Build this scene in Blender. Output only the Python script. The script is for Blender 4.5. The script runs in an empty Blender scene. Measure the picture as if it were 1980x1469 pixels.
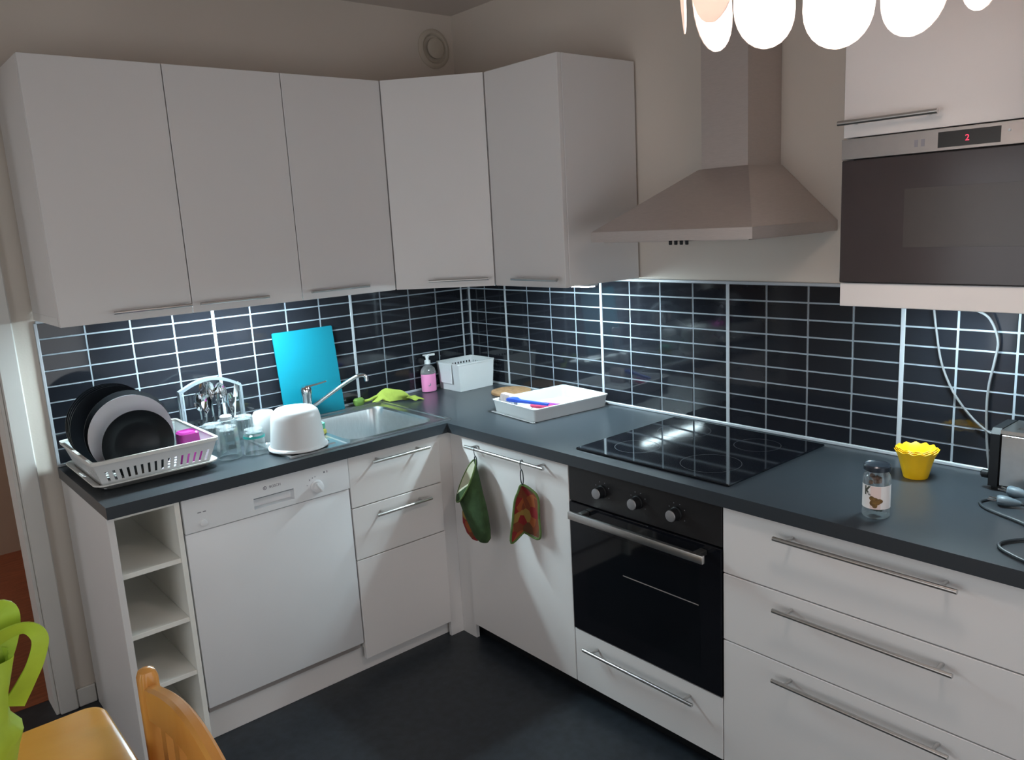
import bpy, bmesh, math, random
from mathutils import Vector, Matrix
random.seed(7)
S = bpy.context.scene
COL = S.collection
PI = math.pi

# ------------------------------------------------------------------ camera
FPX = 1554.81
CAM = Vector((-2.3824, -3.1148, 1.658))
YAW, PITCH, ROLL = -0.7007, -0.1951, -0.0555
fw0 = Vector((-math.sin(YAW), math.cos(YAW), 0)); rt0 = Vector((math.cos(YAW), math.sin(YAW), 0)); up0 = Vector((0, 0, 1))
fw = math.cos(PITCH) * fw0 + math.sin(PITCH) * up0
upp = -math.sin(PITCH) * fw0 + math.cos(PITCH) * up0
rt = math.cos(ROLL) * rt0 + math.sin(ROLL) * upp
uu = -math.sin(ROLL) * rt0 + math.cos(ROLL) * upp
cd = bpy.data.cameras.new('camera'); cam = bpy.data.objects.new('camera', cd); COL.objects.link(cam)
cd.sensor_fit = 'HORIZONTAL'; cd.sensor_width = 36.0; cd.lens = FPX / 1980.0 * 36.0
cd.clip_start = 0.02; cd.clip_end = 50
m = Matrix.Identity(4)
for i in range(3):
    m[i][0] = rt[i]; m[i][1] = uu[i]; m[i][2] = -fw[i]; m[i][3] = CAM[i]
cam.matrix_world = m
S.camera = cam

# ------------------------------------------------------------------ world, exposure, lamp strengths
SKY_STRENGTH = 2.2
w = bpy.data.worlds.new('world'); S.world = w; w.use_nodes = True
w.node_tree.nodes['Background'].inputs[0].default_value = (0.94, 0.97, 1.0, 1)
w.node_tree.nodes['Background'].inputs[1].default_value = SKY_STRENGTH
S.view_settings.view_transform = 'Standard'; S.view_settings.look = 'None'
S.view_settings.exposure = 0.0; S.view_settings.gamma = 1.0; S.view_settings.use_curve_mapping = False
S.cycles.use_denoising = True
S.cycles.max_bounces = 10; S.cycles.transmission_bounces = 10; S.cycles.diffuse_bounces = 5
S.cycles.caustics_reflective = False; S.cycles.caustics_refractive = False
S.cycles.sample_clamp_indirect = 6.0
PENDANT_STRENGTH = 48.0
PENDANT_COLOR = (1.0, 0.87, 0.78)
STRIP_STRENGTH = 340.0
STRIP_COLOR = (0.72, 0.93, 1.0)

# ------------------------------------------------------------------ materials
MATS = {}
def pm(name, col, rough=0.5, metal=0.0, spec=0.5, trans=0.0, ior=1.45, emit=None, estr=0.0, noise=0.0, nscale=8.0, bump=0.0, bscale=200.0, alpha=1.0, coat=0.0, stretch=None, rnoise=0.0):
    mt = bpy.data.materials.new(name); mt.use_nodes = True
    nt = mt.node_tree; b = nt.nodes['Principled BSDF']
    c = (*col, 1.0)
    b.inputs['Base Color'].default_value = c
    b.inputs['Roughness'].default_value = rough
    b.inputs['Metallic'].default_value = metal
    b.inputs['Specular IOR Level'].default_value = spec
    b.inputs['Transmission Weight'].default_value = trans
    b.inputs['IOR'].default_value = ior
    b.inputs['Coat Weight'].default_value = coat
    b.inputs['Alpha'].default_value = alpha
    if emit:
        b.inputs['Emission Color'].default_value = (*emit, 1.0); b.inputs['Emission Strength'].default_value = estr
    if noise > 0 or bump > 0 or rnoise > 0:
        tc = nt.nodes.new('ShaderNodeTexCoord')
        src = tc.outputs['Object']
        if stretch:
            mp = nt.nodes.new('ShaderNodeMapping'); mp.inputs['Scale'].default_value = stretch
            nt.links.new(src, mp.inputs['Vector']); src = mp.outputs['Vector']
    if noise > 0 or rnoise > 0:
        n = nt.nodes.new('ShaderNodeTexNoise'); n.inputs['Scale'].default_value = nscale; n.inputs['Detail'].default_value = 5
        nt.links.new(src, n.inputs['Vector'])
        if noise > 0:
            r = nt.nodes.new('ShaderNodeMapRange'); r.inputs['From Min'].default_value = 0.3; r.inputs['From Max'].default_value = 0.7
            r.inputs['To Min'].default_value = 1 - noise; r.inputs['To Max'].default_value = 1 + noise
            nt.links.new(n.outputs['Fac'], r.inputs['Value'])
            mx = nt.nodes.new('ShaderNodeVectorMath'); mx.operation = 'SCALE'; mx.inputs[0].default_value = col
            nt.links.new(r.outputs['Result'], mx.inputs['Scale']); nt.links.new(mx.outputs['Vector'], b.inputs['Base Color'])
        if rnoise > 0:
            r2 = nt.nodes.new('ShaderNodeMapRange'); r2.inputs['From Min'].default_value = 0.3; r2.inputs['From Max'].default_value = 0.7
            r2.inputs['To Min'].default_value = max(0.01, rough - rnoise); r2.inputs['To Max'].default_value = rough + rnoise
            nt.links.new(n.outputs['Fac'], r2.inputs['Value']); nt.links.new(r2.outputs['Result'], b.inputs['Roughness'])
    if bump > 0:
        n2 = nt.nodes.new('ShaderNodeTexNoise'); n2.inputs['Scale'].default_value = bscale; n2.inputs['Detail'].default_value = 3
        nt.links.new(src, n2.inputs['Vector'])
        bp = nt.nodes.new('ShaderNodeBump'); bp.inputs['Strength'].default_value = bump; bp.inputs['Distance'].default_value = 0.002
        nt.links.new(n2.outputs['Fac'], bp.inputs['Height']); nt.links.new(bp.outputs['Normal'], b.inputs['Normal'])
    MATS[name] = mt
    return mt

pm('wall_paint', (0.72, 0.655, 0.59), 0.75, noise=0.02, nscale=3, bump=0.12, bscale=140)
pm('ceiling_paint', (0.66, 0.60, 0.56), 0.85, noise=0.02, nscale=3, bump=0.1, bscale=90)
pm('trim_paint', (0.74, 0.72, 0.69), 0.45, noise=0.02)
pm('floor_vinyl', (0.021, 0.027, 0.035), 0.42, noise=0.25, nscale=30, bump=0.08, bscale=300)
pm('hall_floor', (0.30, 0.085, 0.035), 0.45, noise=0.25, nscale=10, stretch=(1, 6, 1))
pm('hall_wall', (0.55, 0.43, 0.33), 0.8, noise=0.03)
pm('white_foil', (0.76, 0.74, 0.735), 0.38, spec=0.4, noise=0.008, nscale=4)
pm('carcass', (0.87, 0.86, 0.81), 0.4, noise=0.01)
pm('appliance_white', (0.78, 0.79, 0.81), 0.3, noise=0.008)
pm('print_grey', (0.22, 0.22, 0.25), 0.5, noise=0.05)
pm('worktop', (0.034, 0.041, 0.049), 0.28, spec=0.5, noise=0.03, nscale=60)
pm('tile_black', (0.011, 0.012, 0.016), 0.06, spec=0.5, noise=0.2, nscale=4)
pm('grout', (0.25, 0.285, 0.325), 0.6, noise=0.04, nscale=30)
pm('strip_alu', (0.48, 0.51, 0.55), 0.4, metal=0.2, noise=0.02)
pm('steel', (0.60, 0.54, 0.515), 0.42, metal=0.72, noise=0.04, nscale=40, stretch=(1, 1, 12))
pm('steel_dark', (0.36, 0.34, 0.33), 0.45, metal=0.9, noise=0.03, nscale=40)
pm('zone_print', (0.035, 0.037, 0.042), 0.4, noise=0.05)
pm('steel_sink', (0.62, 0.64, 0.65), 0.28, metal=1.0, noise=0.05, nscale=30, stretch=(8, 1, 1))
pm('handle_steel', (0.58, 0.57, 0.56), 0.30, metal=1.0, noise=0.03, nscale=40)
pm('chrome', (0.80, 0.82, 0.84), 0.07, metal=1.0, noise=0.01)
pm('black_glass', (0.006, 0.0065, 0.009), 0.05, spec=0.5, noise=0.05)
pm('hob_glass', (0.005, 0.006, 0.009), 0.06, spec=0.55, noise=0.1, nscale=6)
pm('oven_window', (0.004, 0.005, 0.007), 0.05, spec=0.5, noise=0.05)
pm('oven_panel', (0.014, 0.013, 0.014), 0.35, noise=0.06)
pm('black_plastic', (0.010, 0.011, 0.013), 0.5, spec=0.25, noise=0.06)
pm('knob_face', (0.42, 0.42, 0.44), 0.4, metal=0.8, noise=0.04)
pm('micro_glass', (0.045, 0.038, 0.040), 0.16, noise=0.05)
pm('micro_window', (0.052, 0.046, 0.045), 0.2, noise=0.06)
pm('display_dark', (0.03, 0.03, 0.03), 0.2, noise=0.05)
pm('led_red', (0.4, 0.02, 0.05), 0.4, emit=(1.0, 0.05, 0.12), estr=1.2)
pm('plate_black', (0.006, 0.007, 0.009), 0.3, spec=0.3, noise=0.1)
pm('plate_white', (0.74, 0.75, 0.80), 0.25, noise=0.01)
pm('plastic_white', (0.68, 0.69, 0.70), 0.38, noise=0.012)
pm('plastic_cream', (0.70, 0.69, 0.66), 0.42, noise=0.012)
pm('plastic_grey', (0.17, 0.195, 0.215), 0.45, noise=0.03)
pm('plastic_pink', (0.80, 0.08, 0.55), 0.2, trans=0.55, noise=0.03)
pm('teal', (0.03, 0.45, 0.42), 0.4, noise=0.05)
pm('board_blue', (0.0, 0.145, 0.20), 0.6, spec=0.25, noise=0.02)
pm('cloth_green', (0.34, 0.42, 0.07), 0.9, noise=0.08, nscale=60, bump=0.5, bscale=500)
pm('brush_green', (0.12, 0.22, 0.04), 0.7, noise=0.1)
pm('sponge_green', (0.15, 0.55, 0.40), 0.9, noise=0.1, nscale=80, bump=0.5)
pm('sponge_yellow', (0.75, 0.75, 0.18), 0.9, noise=0.1, nscale=80, bump=0.5)
pm('sponge_pink', (0.50, 0.42, 0.41), 0.95, noise=0.08, nscale=90, bump=0.6)
pm('soap_liquid', (0.86, 0.30, 0.55), 0.25, noise=0.03)
pm('soap_plastic', (0.93, 0.93, 0.95), 0.08, trans=0.85, noise=0.01)
pm('cork', (0.42, 0.24, 0.12), 0.85, noise=0.2, nscale=70)
pm('brush_blue', (0.02, 0.07, 0.45), 0.35, noise=0.04)
pm('brush_pink', (0.72, 0.07, 0.16), 0.4, noise=0.06)
pm('brush_violet', (0.25, 0.05, 0.38), 0.4, noise=0.06)
pm('bristle', (0.72, 0.76, 0.85), 0.8, noise=0.05)
pm('tray_white', (0.55, 0.56, 0.57), 0.4, noise=0.012)
pm('yellow_cup', (1.0, 0.60, 0.012), 0.42, noise=0.05)
pm('jar_lid', (0.03, 0.04, 0.055), 0.25, metal=0.3, noise=0.05)
pm('label_paper', (0.78, 0.76, 0.76), 0.6, noise=0.01)
pm('label_pink', (0.72, 0.58, 0.56), 0.6, noise=0.02)
pm('print_brown', (0.16, 0.085, 0.02), 0.6, noise=0.4, nscale=150)
pm('print_olive', (0.06, 0.065, 0.05), 0.6, noise=0.1)
pm('jar_food', (0.12, 0.06, 0.04), 0.7, noise=0.4, nscale=120)
pm('jar_food_dark', (0.02, 0.035, 0.03), 0.6, noise=0.4, nscale=120)
pm('cable_black', (0.02, 0.028, 0.036), 0.45, noise=0.05)
pm('cable_white', (0.16, 0.165, 0.175), 0.5, noise=0.03)
pm('plug_grey', (0.10, 0.14, 0.17), 0.4, noise=0.05)
pm('mitt_green', (0.034, 0.070, 0.024), 0.95, noise=0.3, nscale=25, bump=0.6, bscale=400)
pm('mitt_edge', (0.10, 0.16, 0.05), 0.95, noise=0.2, nscale=40)
pm('mitt_lining', (0.55, 0.55, 0.42), 0.95, noise=0.06, nscale=50, bump=0.4, bscale=400)
pm('bag_green', (0.50, 0.72, 0.06), 0.45, noise=0.15, nscale=14)
pm('gap_dark', (0.02, 0.02, 0.02), 0.9, noise=0.05)
pm('strip_lit', (1, 1, 1), 0.5, emit=STRIP_COLOR, estr=STRIP_STRENGTH)
pm('strip_lit_dim', (1, 1, 1), 0.5, emit=STRIP_COLOR, estr=STRIP_STRENGTH * 0.85)
pm('bulb_lit', (1, 1, 1), 0.5, emit=PENDANT_COLOR, estr=PENDANT_STRENGTH)
pm('vent_paint', (0.60, 0.54, 0.46), 0.6, noise=0.02)

# bag film lets light through
b = MATS['bag_green'].node_tree.nodes['Principled BSDF']; b.inputs['Transmission Weight'].default_value = 0.25; b.inputs['Roughness'].default_value = 0.5

def wood(name, a, c, scale=(1, 14, 14)):
    mt = bpy.data.materials.new(name); mt.use_nodes = True; nt = mt.node_tree; b = nt.nodes['Principled BSDF']
    tc = nt.nodes.new('ShaderNodeTexCoord'); mp = nt.nodes.new('ShaderNodeMapping'); mp.inputs['Scale'].default_value = scale
    n = nt.nodes.new('ShaderNodeTexNoise'); n.inputs['Scale'].default_value = 2.2; n.inputs['Detail'].default_value = 6; n.inputs['Distortion'].default_value = 0.6
    cr = nt.nodes.new('ShaderNodeValToRGB'); cr.color_ramp.elements[0].color = (*a, 1); cr.color_ramp.elements[1].color = (*c, 1)
    cr.color_ramp.elements[0].position = 0.35; cr.color_ramp.elements[1].position = 0.7
    nt.links.new(tc.outputs['Object'], mp.inputs['Vector']); nt.links.new(mp.outputs['Vector'], n.inputs['Vector'])
    nt.links.new(n.outputs['Fac'], cr.inputs['Fac']); nt.links.new(cr.outputs['Color'], b.inputs['Base Color'])
    b.inputs['Roughness'].default_value = 0.25; b.inputs['Coat Weight'].default_value = 0.05
    MATS[name] = mt
wood('pine', (0.74, 0.35, 0.045), (0.86, 0.45, 0.08), (1, 3, 3))
wood('pine_chair', (0.60, 0.26, 0.055), (0.72, 0.36, 0.10), (3, 3, 1))

def petal_mat():
    mt = bpy.data.materials.new('petal'); mt.use_nodes = True; nt = mt.node_tree
    for n in list(nt.nodes): nt.nodes.remove(n)
    out = nt.nodes.new('ShaderNodeOutputMaterial'); mx = nt.nodes.new('ShaderNodeMixShader'); mx.inputs[0].default_value = 0.45
    d = nt.nodes.new('ShaderNodeBsdfDiffuse'); t = nt.nodes.new('ShaderNodeBsdfTranslucent')
    tc = nt.nodes.new('ShaderNodeTexCoord'); n = nt.nodes.new('ShaderNodeTexNoise'); n.inputs['Scale'].default_value = 20
    cr = nt.nodes.new('ShaderNodeValToRGB'); cr.color_ramp.elements[0].color = (0.86, 0.80, 0.77, 1); cr.color_ramp.elements[1].color = (0.92, 0.87, 0.84, 1)
    nt.links.new(tc.outputs['Object'], n.inputs['Vector']); nt.links.new(n.outputs['Fac'], cr.inputs['Fac'])
    nt.links.new(cr.outputs['Color'], d.inputs['Color']); t.inputs['Color'].default_value = (0.92, 0.80, 0.74, 1)
    nt.links.new(d.outputs[0], mx.inputs[1]); nt.links.new(t.outputs[0], mx.inputs[2]); nt.links.new(mx.outputs[0], out.inputs[0])
    MATS['petal'] = mt
petal_mat()

def patch_mat():   # printed patchwork cloth of the pot holder
    mt = bpy.data.materials.new('patchwork'); mt.use_nodes = True; nt = mt.node_tree; b = nt.nodes['Principled BSDF']
    tc = nt.nodes.new('ShaderNodeTexCoord'); v = nt.nodes.new('ShaderNodeTexVoronoi'); v.inputs['Scale'].default_value = 26
    sp = nt.nodes.new('ShaderNodeSeparateColor'); cr = nt.nodes.new('ShaderNodeValToRGB'); cr.color_ramp.interpolation = 'CONSTANT'
    e = cr.color_ramp.elements; e[0].color = (0.20, 0.05, 0.02, 1); e[1].position = 0.3; e[1].color = (0.33, 0.09, 0.025, 1)
    for p, c in ((0.55, (0.13, 0.055, 0.025, 1)), (0.72, (0.25, 0.018, 0.02, 1)), (0.92, (0.30, 0.20, 0.05, 1))):
        k = e.new(p); k.color = c
    nt.links.new(tc.outputs['Object'], v.inputs['Vector']); nt.links.new(v.outputs['Color'], sp.inputs['Color'])
    nt.links.new(sp.outputs['Red'], cr.inputs['Fac']); nt.links.new(cr.outputs['Color'], b.inputs['Base Color'])
    b.inputs['Roughness'].default_value = 0.95
    MATS['patchwork'] = mt
patch_mat()

def clear_glass():
    mt = bpy.data.materials.new('glass_clear'); mt.use_nodes = True; nt = mt.node_tree
    for n in list(nt.nodes): nt.nodes.remove(n)
    out = nt.nodes.new('ShaderNodeOutputMaterial'); lw = nt.nodes.new('ShaderNodeLayerWeight'); lw.inputs['Blend'].default_value = 0.30
    tr = nt.nodes.new('ShaderNodeBsdfTransparent'); tr.inputs['Color'].default_value = (0.95, 0.98, 0.98, 1)
    gl = nt.nodes.new('ShaderNodeBsdfGlossy'); gl.inputs['Roughness'].default_value = 0.06
    df = nt.nodes.new('ShaderNodeBsdfDiffuse'); tc = nt.nodes.new('ShaderNodeTexCoord'); ns = nt.nodes.new('ShaderNodeTexNoise'); ns.inputs['Scale'].default_value = 90
    cr = nt.nodes.new('ShaderNodeValToRGB'); cr.color_ramp.elements[0].color = (0.55, 0.60, 0.62, 1); cr.color_ramp.elements[1].color = (0.80, 0.84, 0.86, 1)
    m1 = nt.nodes.new('ShaderNodeMixShader'); m1.inputs[0].default_value = 0.35; m2 = nt.nodes.new('ShaderNodeMixShader')
    mr = nt.nodes.new('ShaderNodeMapRange'); mr.inputs['To Min'].default_value = 0.03; mr.inputs['To Max'].default_value = 0.75
    L_ = nt.links.new
    L_(tc.outputs['Object'], ns.inputs['Vector']); L_(ns.outputs['Fac'], cr.inputs['Fac']); L_(cr.outputs['Color'], df.inputs['Color'])
    L_(gl.outputs[0], m1.inputs[1]); L_(df.outputs[0], m1.inputs[2]); L_(lw.outputs['Facing'], mr.inputs['Value']); L_(mr.outputs['Result'], m2.inputs[0])
    L_(tr.outputs[0], m2.inputs[1]); L_(m1.outputs[0], m2.inputs[2]); L_(m2.outputs[0], out.inputs[0])
    MATS['glass_clear'] = mt
clear_glass()
def pane_mat():
    mt = bpy.data.materials.new('fill_window_glass'); mt.use_nodes = True; nt = mt.node_tree
    for n in list(nt.nodes): nt.nodes.remove(n)
    out = nt.nodes.new('ShaderNodeOutputMaterial'); mx = nt.nodes.new('ShaderNodeMixShader'); fr = nt.nodes.new('ShaderNodeFresnel'); fr.inputs['IOR'].default_value = 1.3
    tr = nt.nodes.new('ShaderNodeBsdfTransparent'); gl = nt.nodes.new('ShaderNodeBsdfGlossy'); gl.inputs['Roughness'].default_value = 0.02
    nt.links.new(fr.outputs[0], mx.inputs[0]); nt.links.new(tr.outputs[0], mx.inputs[1]); nt.links.new(gl.outputs[0], mx.inputs[2]); nt.links.new(mx.outputs[0], out.inputs[0])
    MATS['fill_window_glass'] = mt
pane_mat()

# ------------------------------------------------------------------ helpers
ROOTM = {}
def tag(o, label=None, cat=None, group=None, kind=None):
    if label: o['label'] = label
    if cat: o['category'] = cat
    if group: o['group'] = group
    if kind: o['kind'] = kind
    return o
def thing(name, label, cat, loc=(0, 0, 0), rz=0.0, group=None, kind=None):
    o = bpy.data.objects.new(name, None); COL.objects.link(o); o.empty_display_size = 0.05
    o.location = loc; o.rotation_euler = (0, 0, rz)
    ROOTM[o.name] = Matrix.Translation(loc) @ Matrix.Rotation(rz, 4, 'Z')
    return tag(o, label, cat, group, kind)
def mk(name, bm, mat, parent=None, loc=None, smooth=35, world=True):
    bmesh.ops.recalc_face_normals(bm, faces=bm.faces[:])
    if parent is not None:
        M = ROOTM[parent.name]
        if world: bm.transform(M.inverted())
    elif loc is not None:
        bm.transform(Matrix.Translation(-Vector(loc)))
    ang = math.radians(smooth)
    for f in bm.faces: f.smooth = True
    for e in bm.edges:
        e.smooth = len(e.link_faces) == 2 and e.calc_face_angle(0) < ang
    me = bpy.data.meshes.new(name); bm.to_mesh(me); bm.free()
    mats = mat if isinstance(mat, (list, tuple)) else [mat]
    for k in mats: me.materials.append(MATS[k])
    o = bpy.data.objects.new(name, me); COL.objects.link(o)
    if parent is not None:
        o.parent = parent; ROOTM[o.name] = ROOTM[parent.name]
    else:
        o.location = loc if loc is not None else (0, 0, 0)
        ROOTM[o.name] = Matrix.Translation(o.location)
    return o
def copy_tree(o, parent=None):
    c = o.copy(); COL.objects.link(c); c.parent = parent
    for ch in list(o.children): copy_tree(ch, c)
    return c
def nb(): return bmesh.new()
def box(bm, x0, x1, y0, y1, z0, z1, bev=0.0, seg=1):
    x0, x1 = min(x0, x1), max(x0, x1); y0, y1 = min(y0, y1), max(y0, y1); z0, z1 = min(z0, z1), max(z0, z1)
    r = bmesh.ops.create_cube(bm, size=1.0)['verts']
    for v in r:
        v.co = Vector(((x0 + x1) / 2 + v.co.x * (x1 - x0), (y0 + y1) / 2 + v.co.y * (y1 - y0), (z0 + z1) / 2 + v.co.z * (z1 - z0)))
    if bev > 0:
        es = list({e for v in r for e in v.link_edges})
        bmesh.ops.bevel(bm, geom=es, offset=bev, segments=seg, profile=0.5, affect='EDGES')
    return bm
def bx(*a, **k): return box(nb(), *a, **k)
def loft(bm, loops, cap0=True, cap1=True, closed=True):
    vs = [[bm.verts.new(p) for p in L] for L in loops]
    n = len(vs[0])
    for a, b in zip(vs[:-1], vs[1:]):
        for i in range(n if closed else n - 1):
            j = (i + 1) % n
            bm.faces.new((a[i], a[j], b[j], b[i]))
    if cap0: bm.faces.new(vs[0][::-1])
    if cap1: bm.faces.new(vs[-1])
    return bm
def tube(bm, pts, r, n=10, cap=True):
    pts = [Vector(p) for p in pts]; loops = []
    rs = r if isinstance(r, (list, tuple)) else [r] * len(pts)
    t0 = (pts[1] - pts[0]).normalized()
    ref = Vector((0, 0, 1)) if abs(t0.z) < 0.9 else Vector((1, 0, 0))
    nrm = t0.cross(ref).normalized()
    for i, p in enumerate(pts):
        if i == 0: t = pts[1] - pts[0]
        elif i == len(pts) - 1: t = pts[-1] - pts[-2]
        else: t = (pts[i + 1] - p).normalized() + (p - pts[i - 1]).normalized()
        t.normalize()
        nrm = (nrm - t * nrm.dot(t))
        if nrm.length < 1e-6: nrm = t.orthogonal()
        nrm.normalize(); bn = t.cross(nrm)
        loops.append([p + rs[i] * (math.cos(2 * PI * k / n) * nrm + math.sin(2 * PI * k / n) * bn) for k in range(n)])
    return loft(bm, loops, cap, cap)
def tb(pts, r, n=10): return tube(nb(), pts, r, n)
def spline(pts, k=8):
    P = [Vector(p) for p in pts]; out = []
    P = [2 * P[0] - P[1]] + P + [2 * P[-1] - P[-2]]
    for i in range(1, len(P) - 2):
        for s in range(k):
            t = s / k; a, b, c, d = P[i - 1], P[i], P[i + 1], P[i + 2]
            out.append(0.5 * ((2 * b) + (c - a) * t + (2 * a - 5 * b + 4 * c - d) * t * t + (-a + 3 * b - 3 * c + d) * t ** 3))
    out.append(P[-2]); return out
def lathe(bm, prof, c=(0, 0, 0), n=32, cap0=True, cap1=True, wav=None):
    loops = []
    for i, (r, z) in enumerate(prof):
        L = []
        for k in range(n):
            a = 2 * PI * k / n; rr = r * (1 + (wav(a, i) if wav else 0))
            L.append((c[0] + rr * math.cos(a), c[1] + rr * math.sin(a), c[2] + z))
        loops.append(L)
    return loft(bm, loops, cap0, cap1)
def lt(prof, c=(0, 0, 0), n=32, **k): return lathe(nb(), prof, c, n, **k)
def rrect(cx, cy, w, d, r, z, k=5):
    P = []
    for sx, sy, a0 in ((1, 1, 0), (-1, 1, 90), (-1, -1, 180), (1, -1, 270)):
        for i in range(k + 1):
            a = math.radians(a0 + 90 * i / k)
            P.append(Vector((cx + sx * (w / 2 - r) + r * math.cos(a), cy + sy * (d / 2 - r) + r * math.sin(a), z)))
    return P
def container(cx, cy, w, d, z0, z1, r, t=0.003, taper=0.0, lip=0.004):
    bm = nb()
    L = [rrect(cx, cy, w - 2 * taper, d - 2 * taper, r, z0), rrect(cx, cy, w, d, r, z1 - lip), rrect(cx, cy, w + 2 * lip, d + 2 * lip, r + lip, z1 - lip),
         rrect(cx, cy, w + 2 * lip, d + 2 * lip, r + lip, z1), rrect(cx, cy, w - 2 * t, d - 2 * t, r, z1), rrect(cx, cy, w - 2 * taper - 2 * t, d - 2 * taper - 2 * t, r, z0 + t)]
    return loft(bm, L)
def cells(bm, us, vs, inside, w0, w1, f):
    V = {}
    def v(i, j, k):
        if (i, j, k) not in V: V[(i, j, k)] = bm.verts.new(f(us[i], vs[j], (w0, w1)[k]))
        return V[(i, j, k)]
    nu, nv = len(us) - 1, len(vs) - 1
    ins = [[inside((us[i] + us[i + 1]) / 2, (vs[j] + vs[j + 1]) / 2) for j in range(nv)] for i in range(nu)]
    g = lambda i, j: 0 <= i < nu and 0 <= j < nv and ins[i][j]
    for i in range(nu):
        for j in range(nv):
            if not ins[i][j]: continue
            bm.faces.new((v(i, j, 1), v(i + 1, j, 1), v(i + 1, j + 1, 1), v(i, j + 1, 1)))
            bm.faces.new((v(i, j, 0), v(i, j + 1, 0), v(i + 1, j + 1, 0), v(i + 1, j, 0)))
            if not g(i - 1, j): bm.faces.new((v(i, j, 0), v(i, j, 1), v(i, j + 1, 1), v(i, j + 1, 0)))
            if not g(i + 1, j): bm.faces.new((v(i + 1, j, 0), v(i + 1, j + 1, 0), v(i + 1, j + 1, 1), v(i + 1, j, 1)))
            if not g(i, j - 1): bm.faces.new((v(i, j, 0), v(i + 1, j, 0), v(i + 1, j, 1), v(i, j, 1)))
            if not g(i, j + 1): bm.faces.new((v(i, j + 1, 0), v(i, j + 1, 1), v(i + 1, j + 1, 1), v(i + 1, j + 1, 0)))
    return bm
def prism(bm, poly, axis, a, b):
    def P(u, v, w):
        return (w, u, v) if axis == 'x' else ((u, w, v) if axis == 'y' else (u, v, w))
    return loft(bm, [[P(u, v, a) for u, v in poly], [P(u, v, b) for u, v in poly]])
def text_bm(s, size, ext=0.0004, off=0.0):
    c = bpy.data.curves.new('txt', 'FONT'); c.offset = off; c.body = s; c.size = size; c.extrude = ext; c.align_x = 'CENTER'; c.align_y = 'CENTER'
    o = bpy.data.objects.new('txt', c); COL.objects.link(o)
    dg = bpy.context.evaluated_depsgraph_get(); me = bpy.data.meshes.new_from_object(o.evaluated_get(dg))
    bm = nb(); bm.from_mesh(me)
    bpy.data.objects.remove(o); bpy.data.curves.remove(c); bpy.data.meshes.remove(me)
    return bm
def frame_y(bm, x, y, z):    # text in local XY -> on a plane facing -y
    bm.transform(Matrix(((1, 0, 0, x), (0, 0, -1, y), (0, 1, 0, z), (0, 0, 0, 1)))); return bm
def frame_x(bm, x, y, z):    # -> on a plane facing -x (text runs toward -y)
    bm.transform(Matrix(((0, 0, -1, x), (-1, 0, 0, y), (0, 1, 0, z), (0, 0, 0, 1)))); return bm

# ------------------------------------------------------------------ setting
CEIL = 2.585
X0, Y0 = -3.70, -4.40          # far sides of the room, behind the camera
XL = -1.855                    # left end of the kitchen run
DOORX = -1.98
def struct(name, bm, mat, label=None):
    o = mk(name, bm, mat, loc=(0, 0, 0)); tag(o, label, None, None, 'structure'); return o
struct('floor', bx(X0 - 0.1, 0.1, Y0 - 0.1, 0.13, -0.06, 0.0), 'floor_vinyl', 'dark blue-grey vinyl kitchen floor')
struct('ceiling', bx(X0 - 0.1, 0.1, Y0 - 0.1, 0.12, CEIL, CEIL + 0.08), 'ceiling_paint', 'plain off-white ceiling')
bm = nb(); box(bm, DOORX, 0.1, 0.0, 0.12, 0, CEIL); box(bm, -2.86, DOORX, 0.0, 0.12, 2.06, CEIL); box(bm, X0 - 0.1, -2.86, 0, 0.12, 0, CEIL)
wall_sink = struct('wall_back', bm, 'wall_paint', 'wall behind the sink with a doorway at its left end')
wall_hob = struct('wall_right', bx(0.0, 0.1, Y0 - 0.1, 0.0, 0, CEIL), 'wall_paint', 'wall behind the cooker hood and hob')
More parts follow.
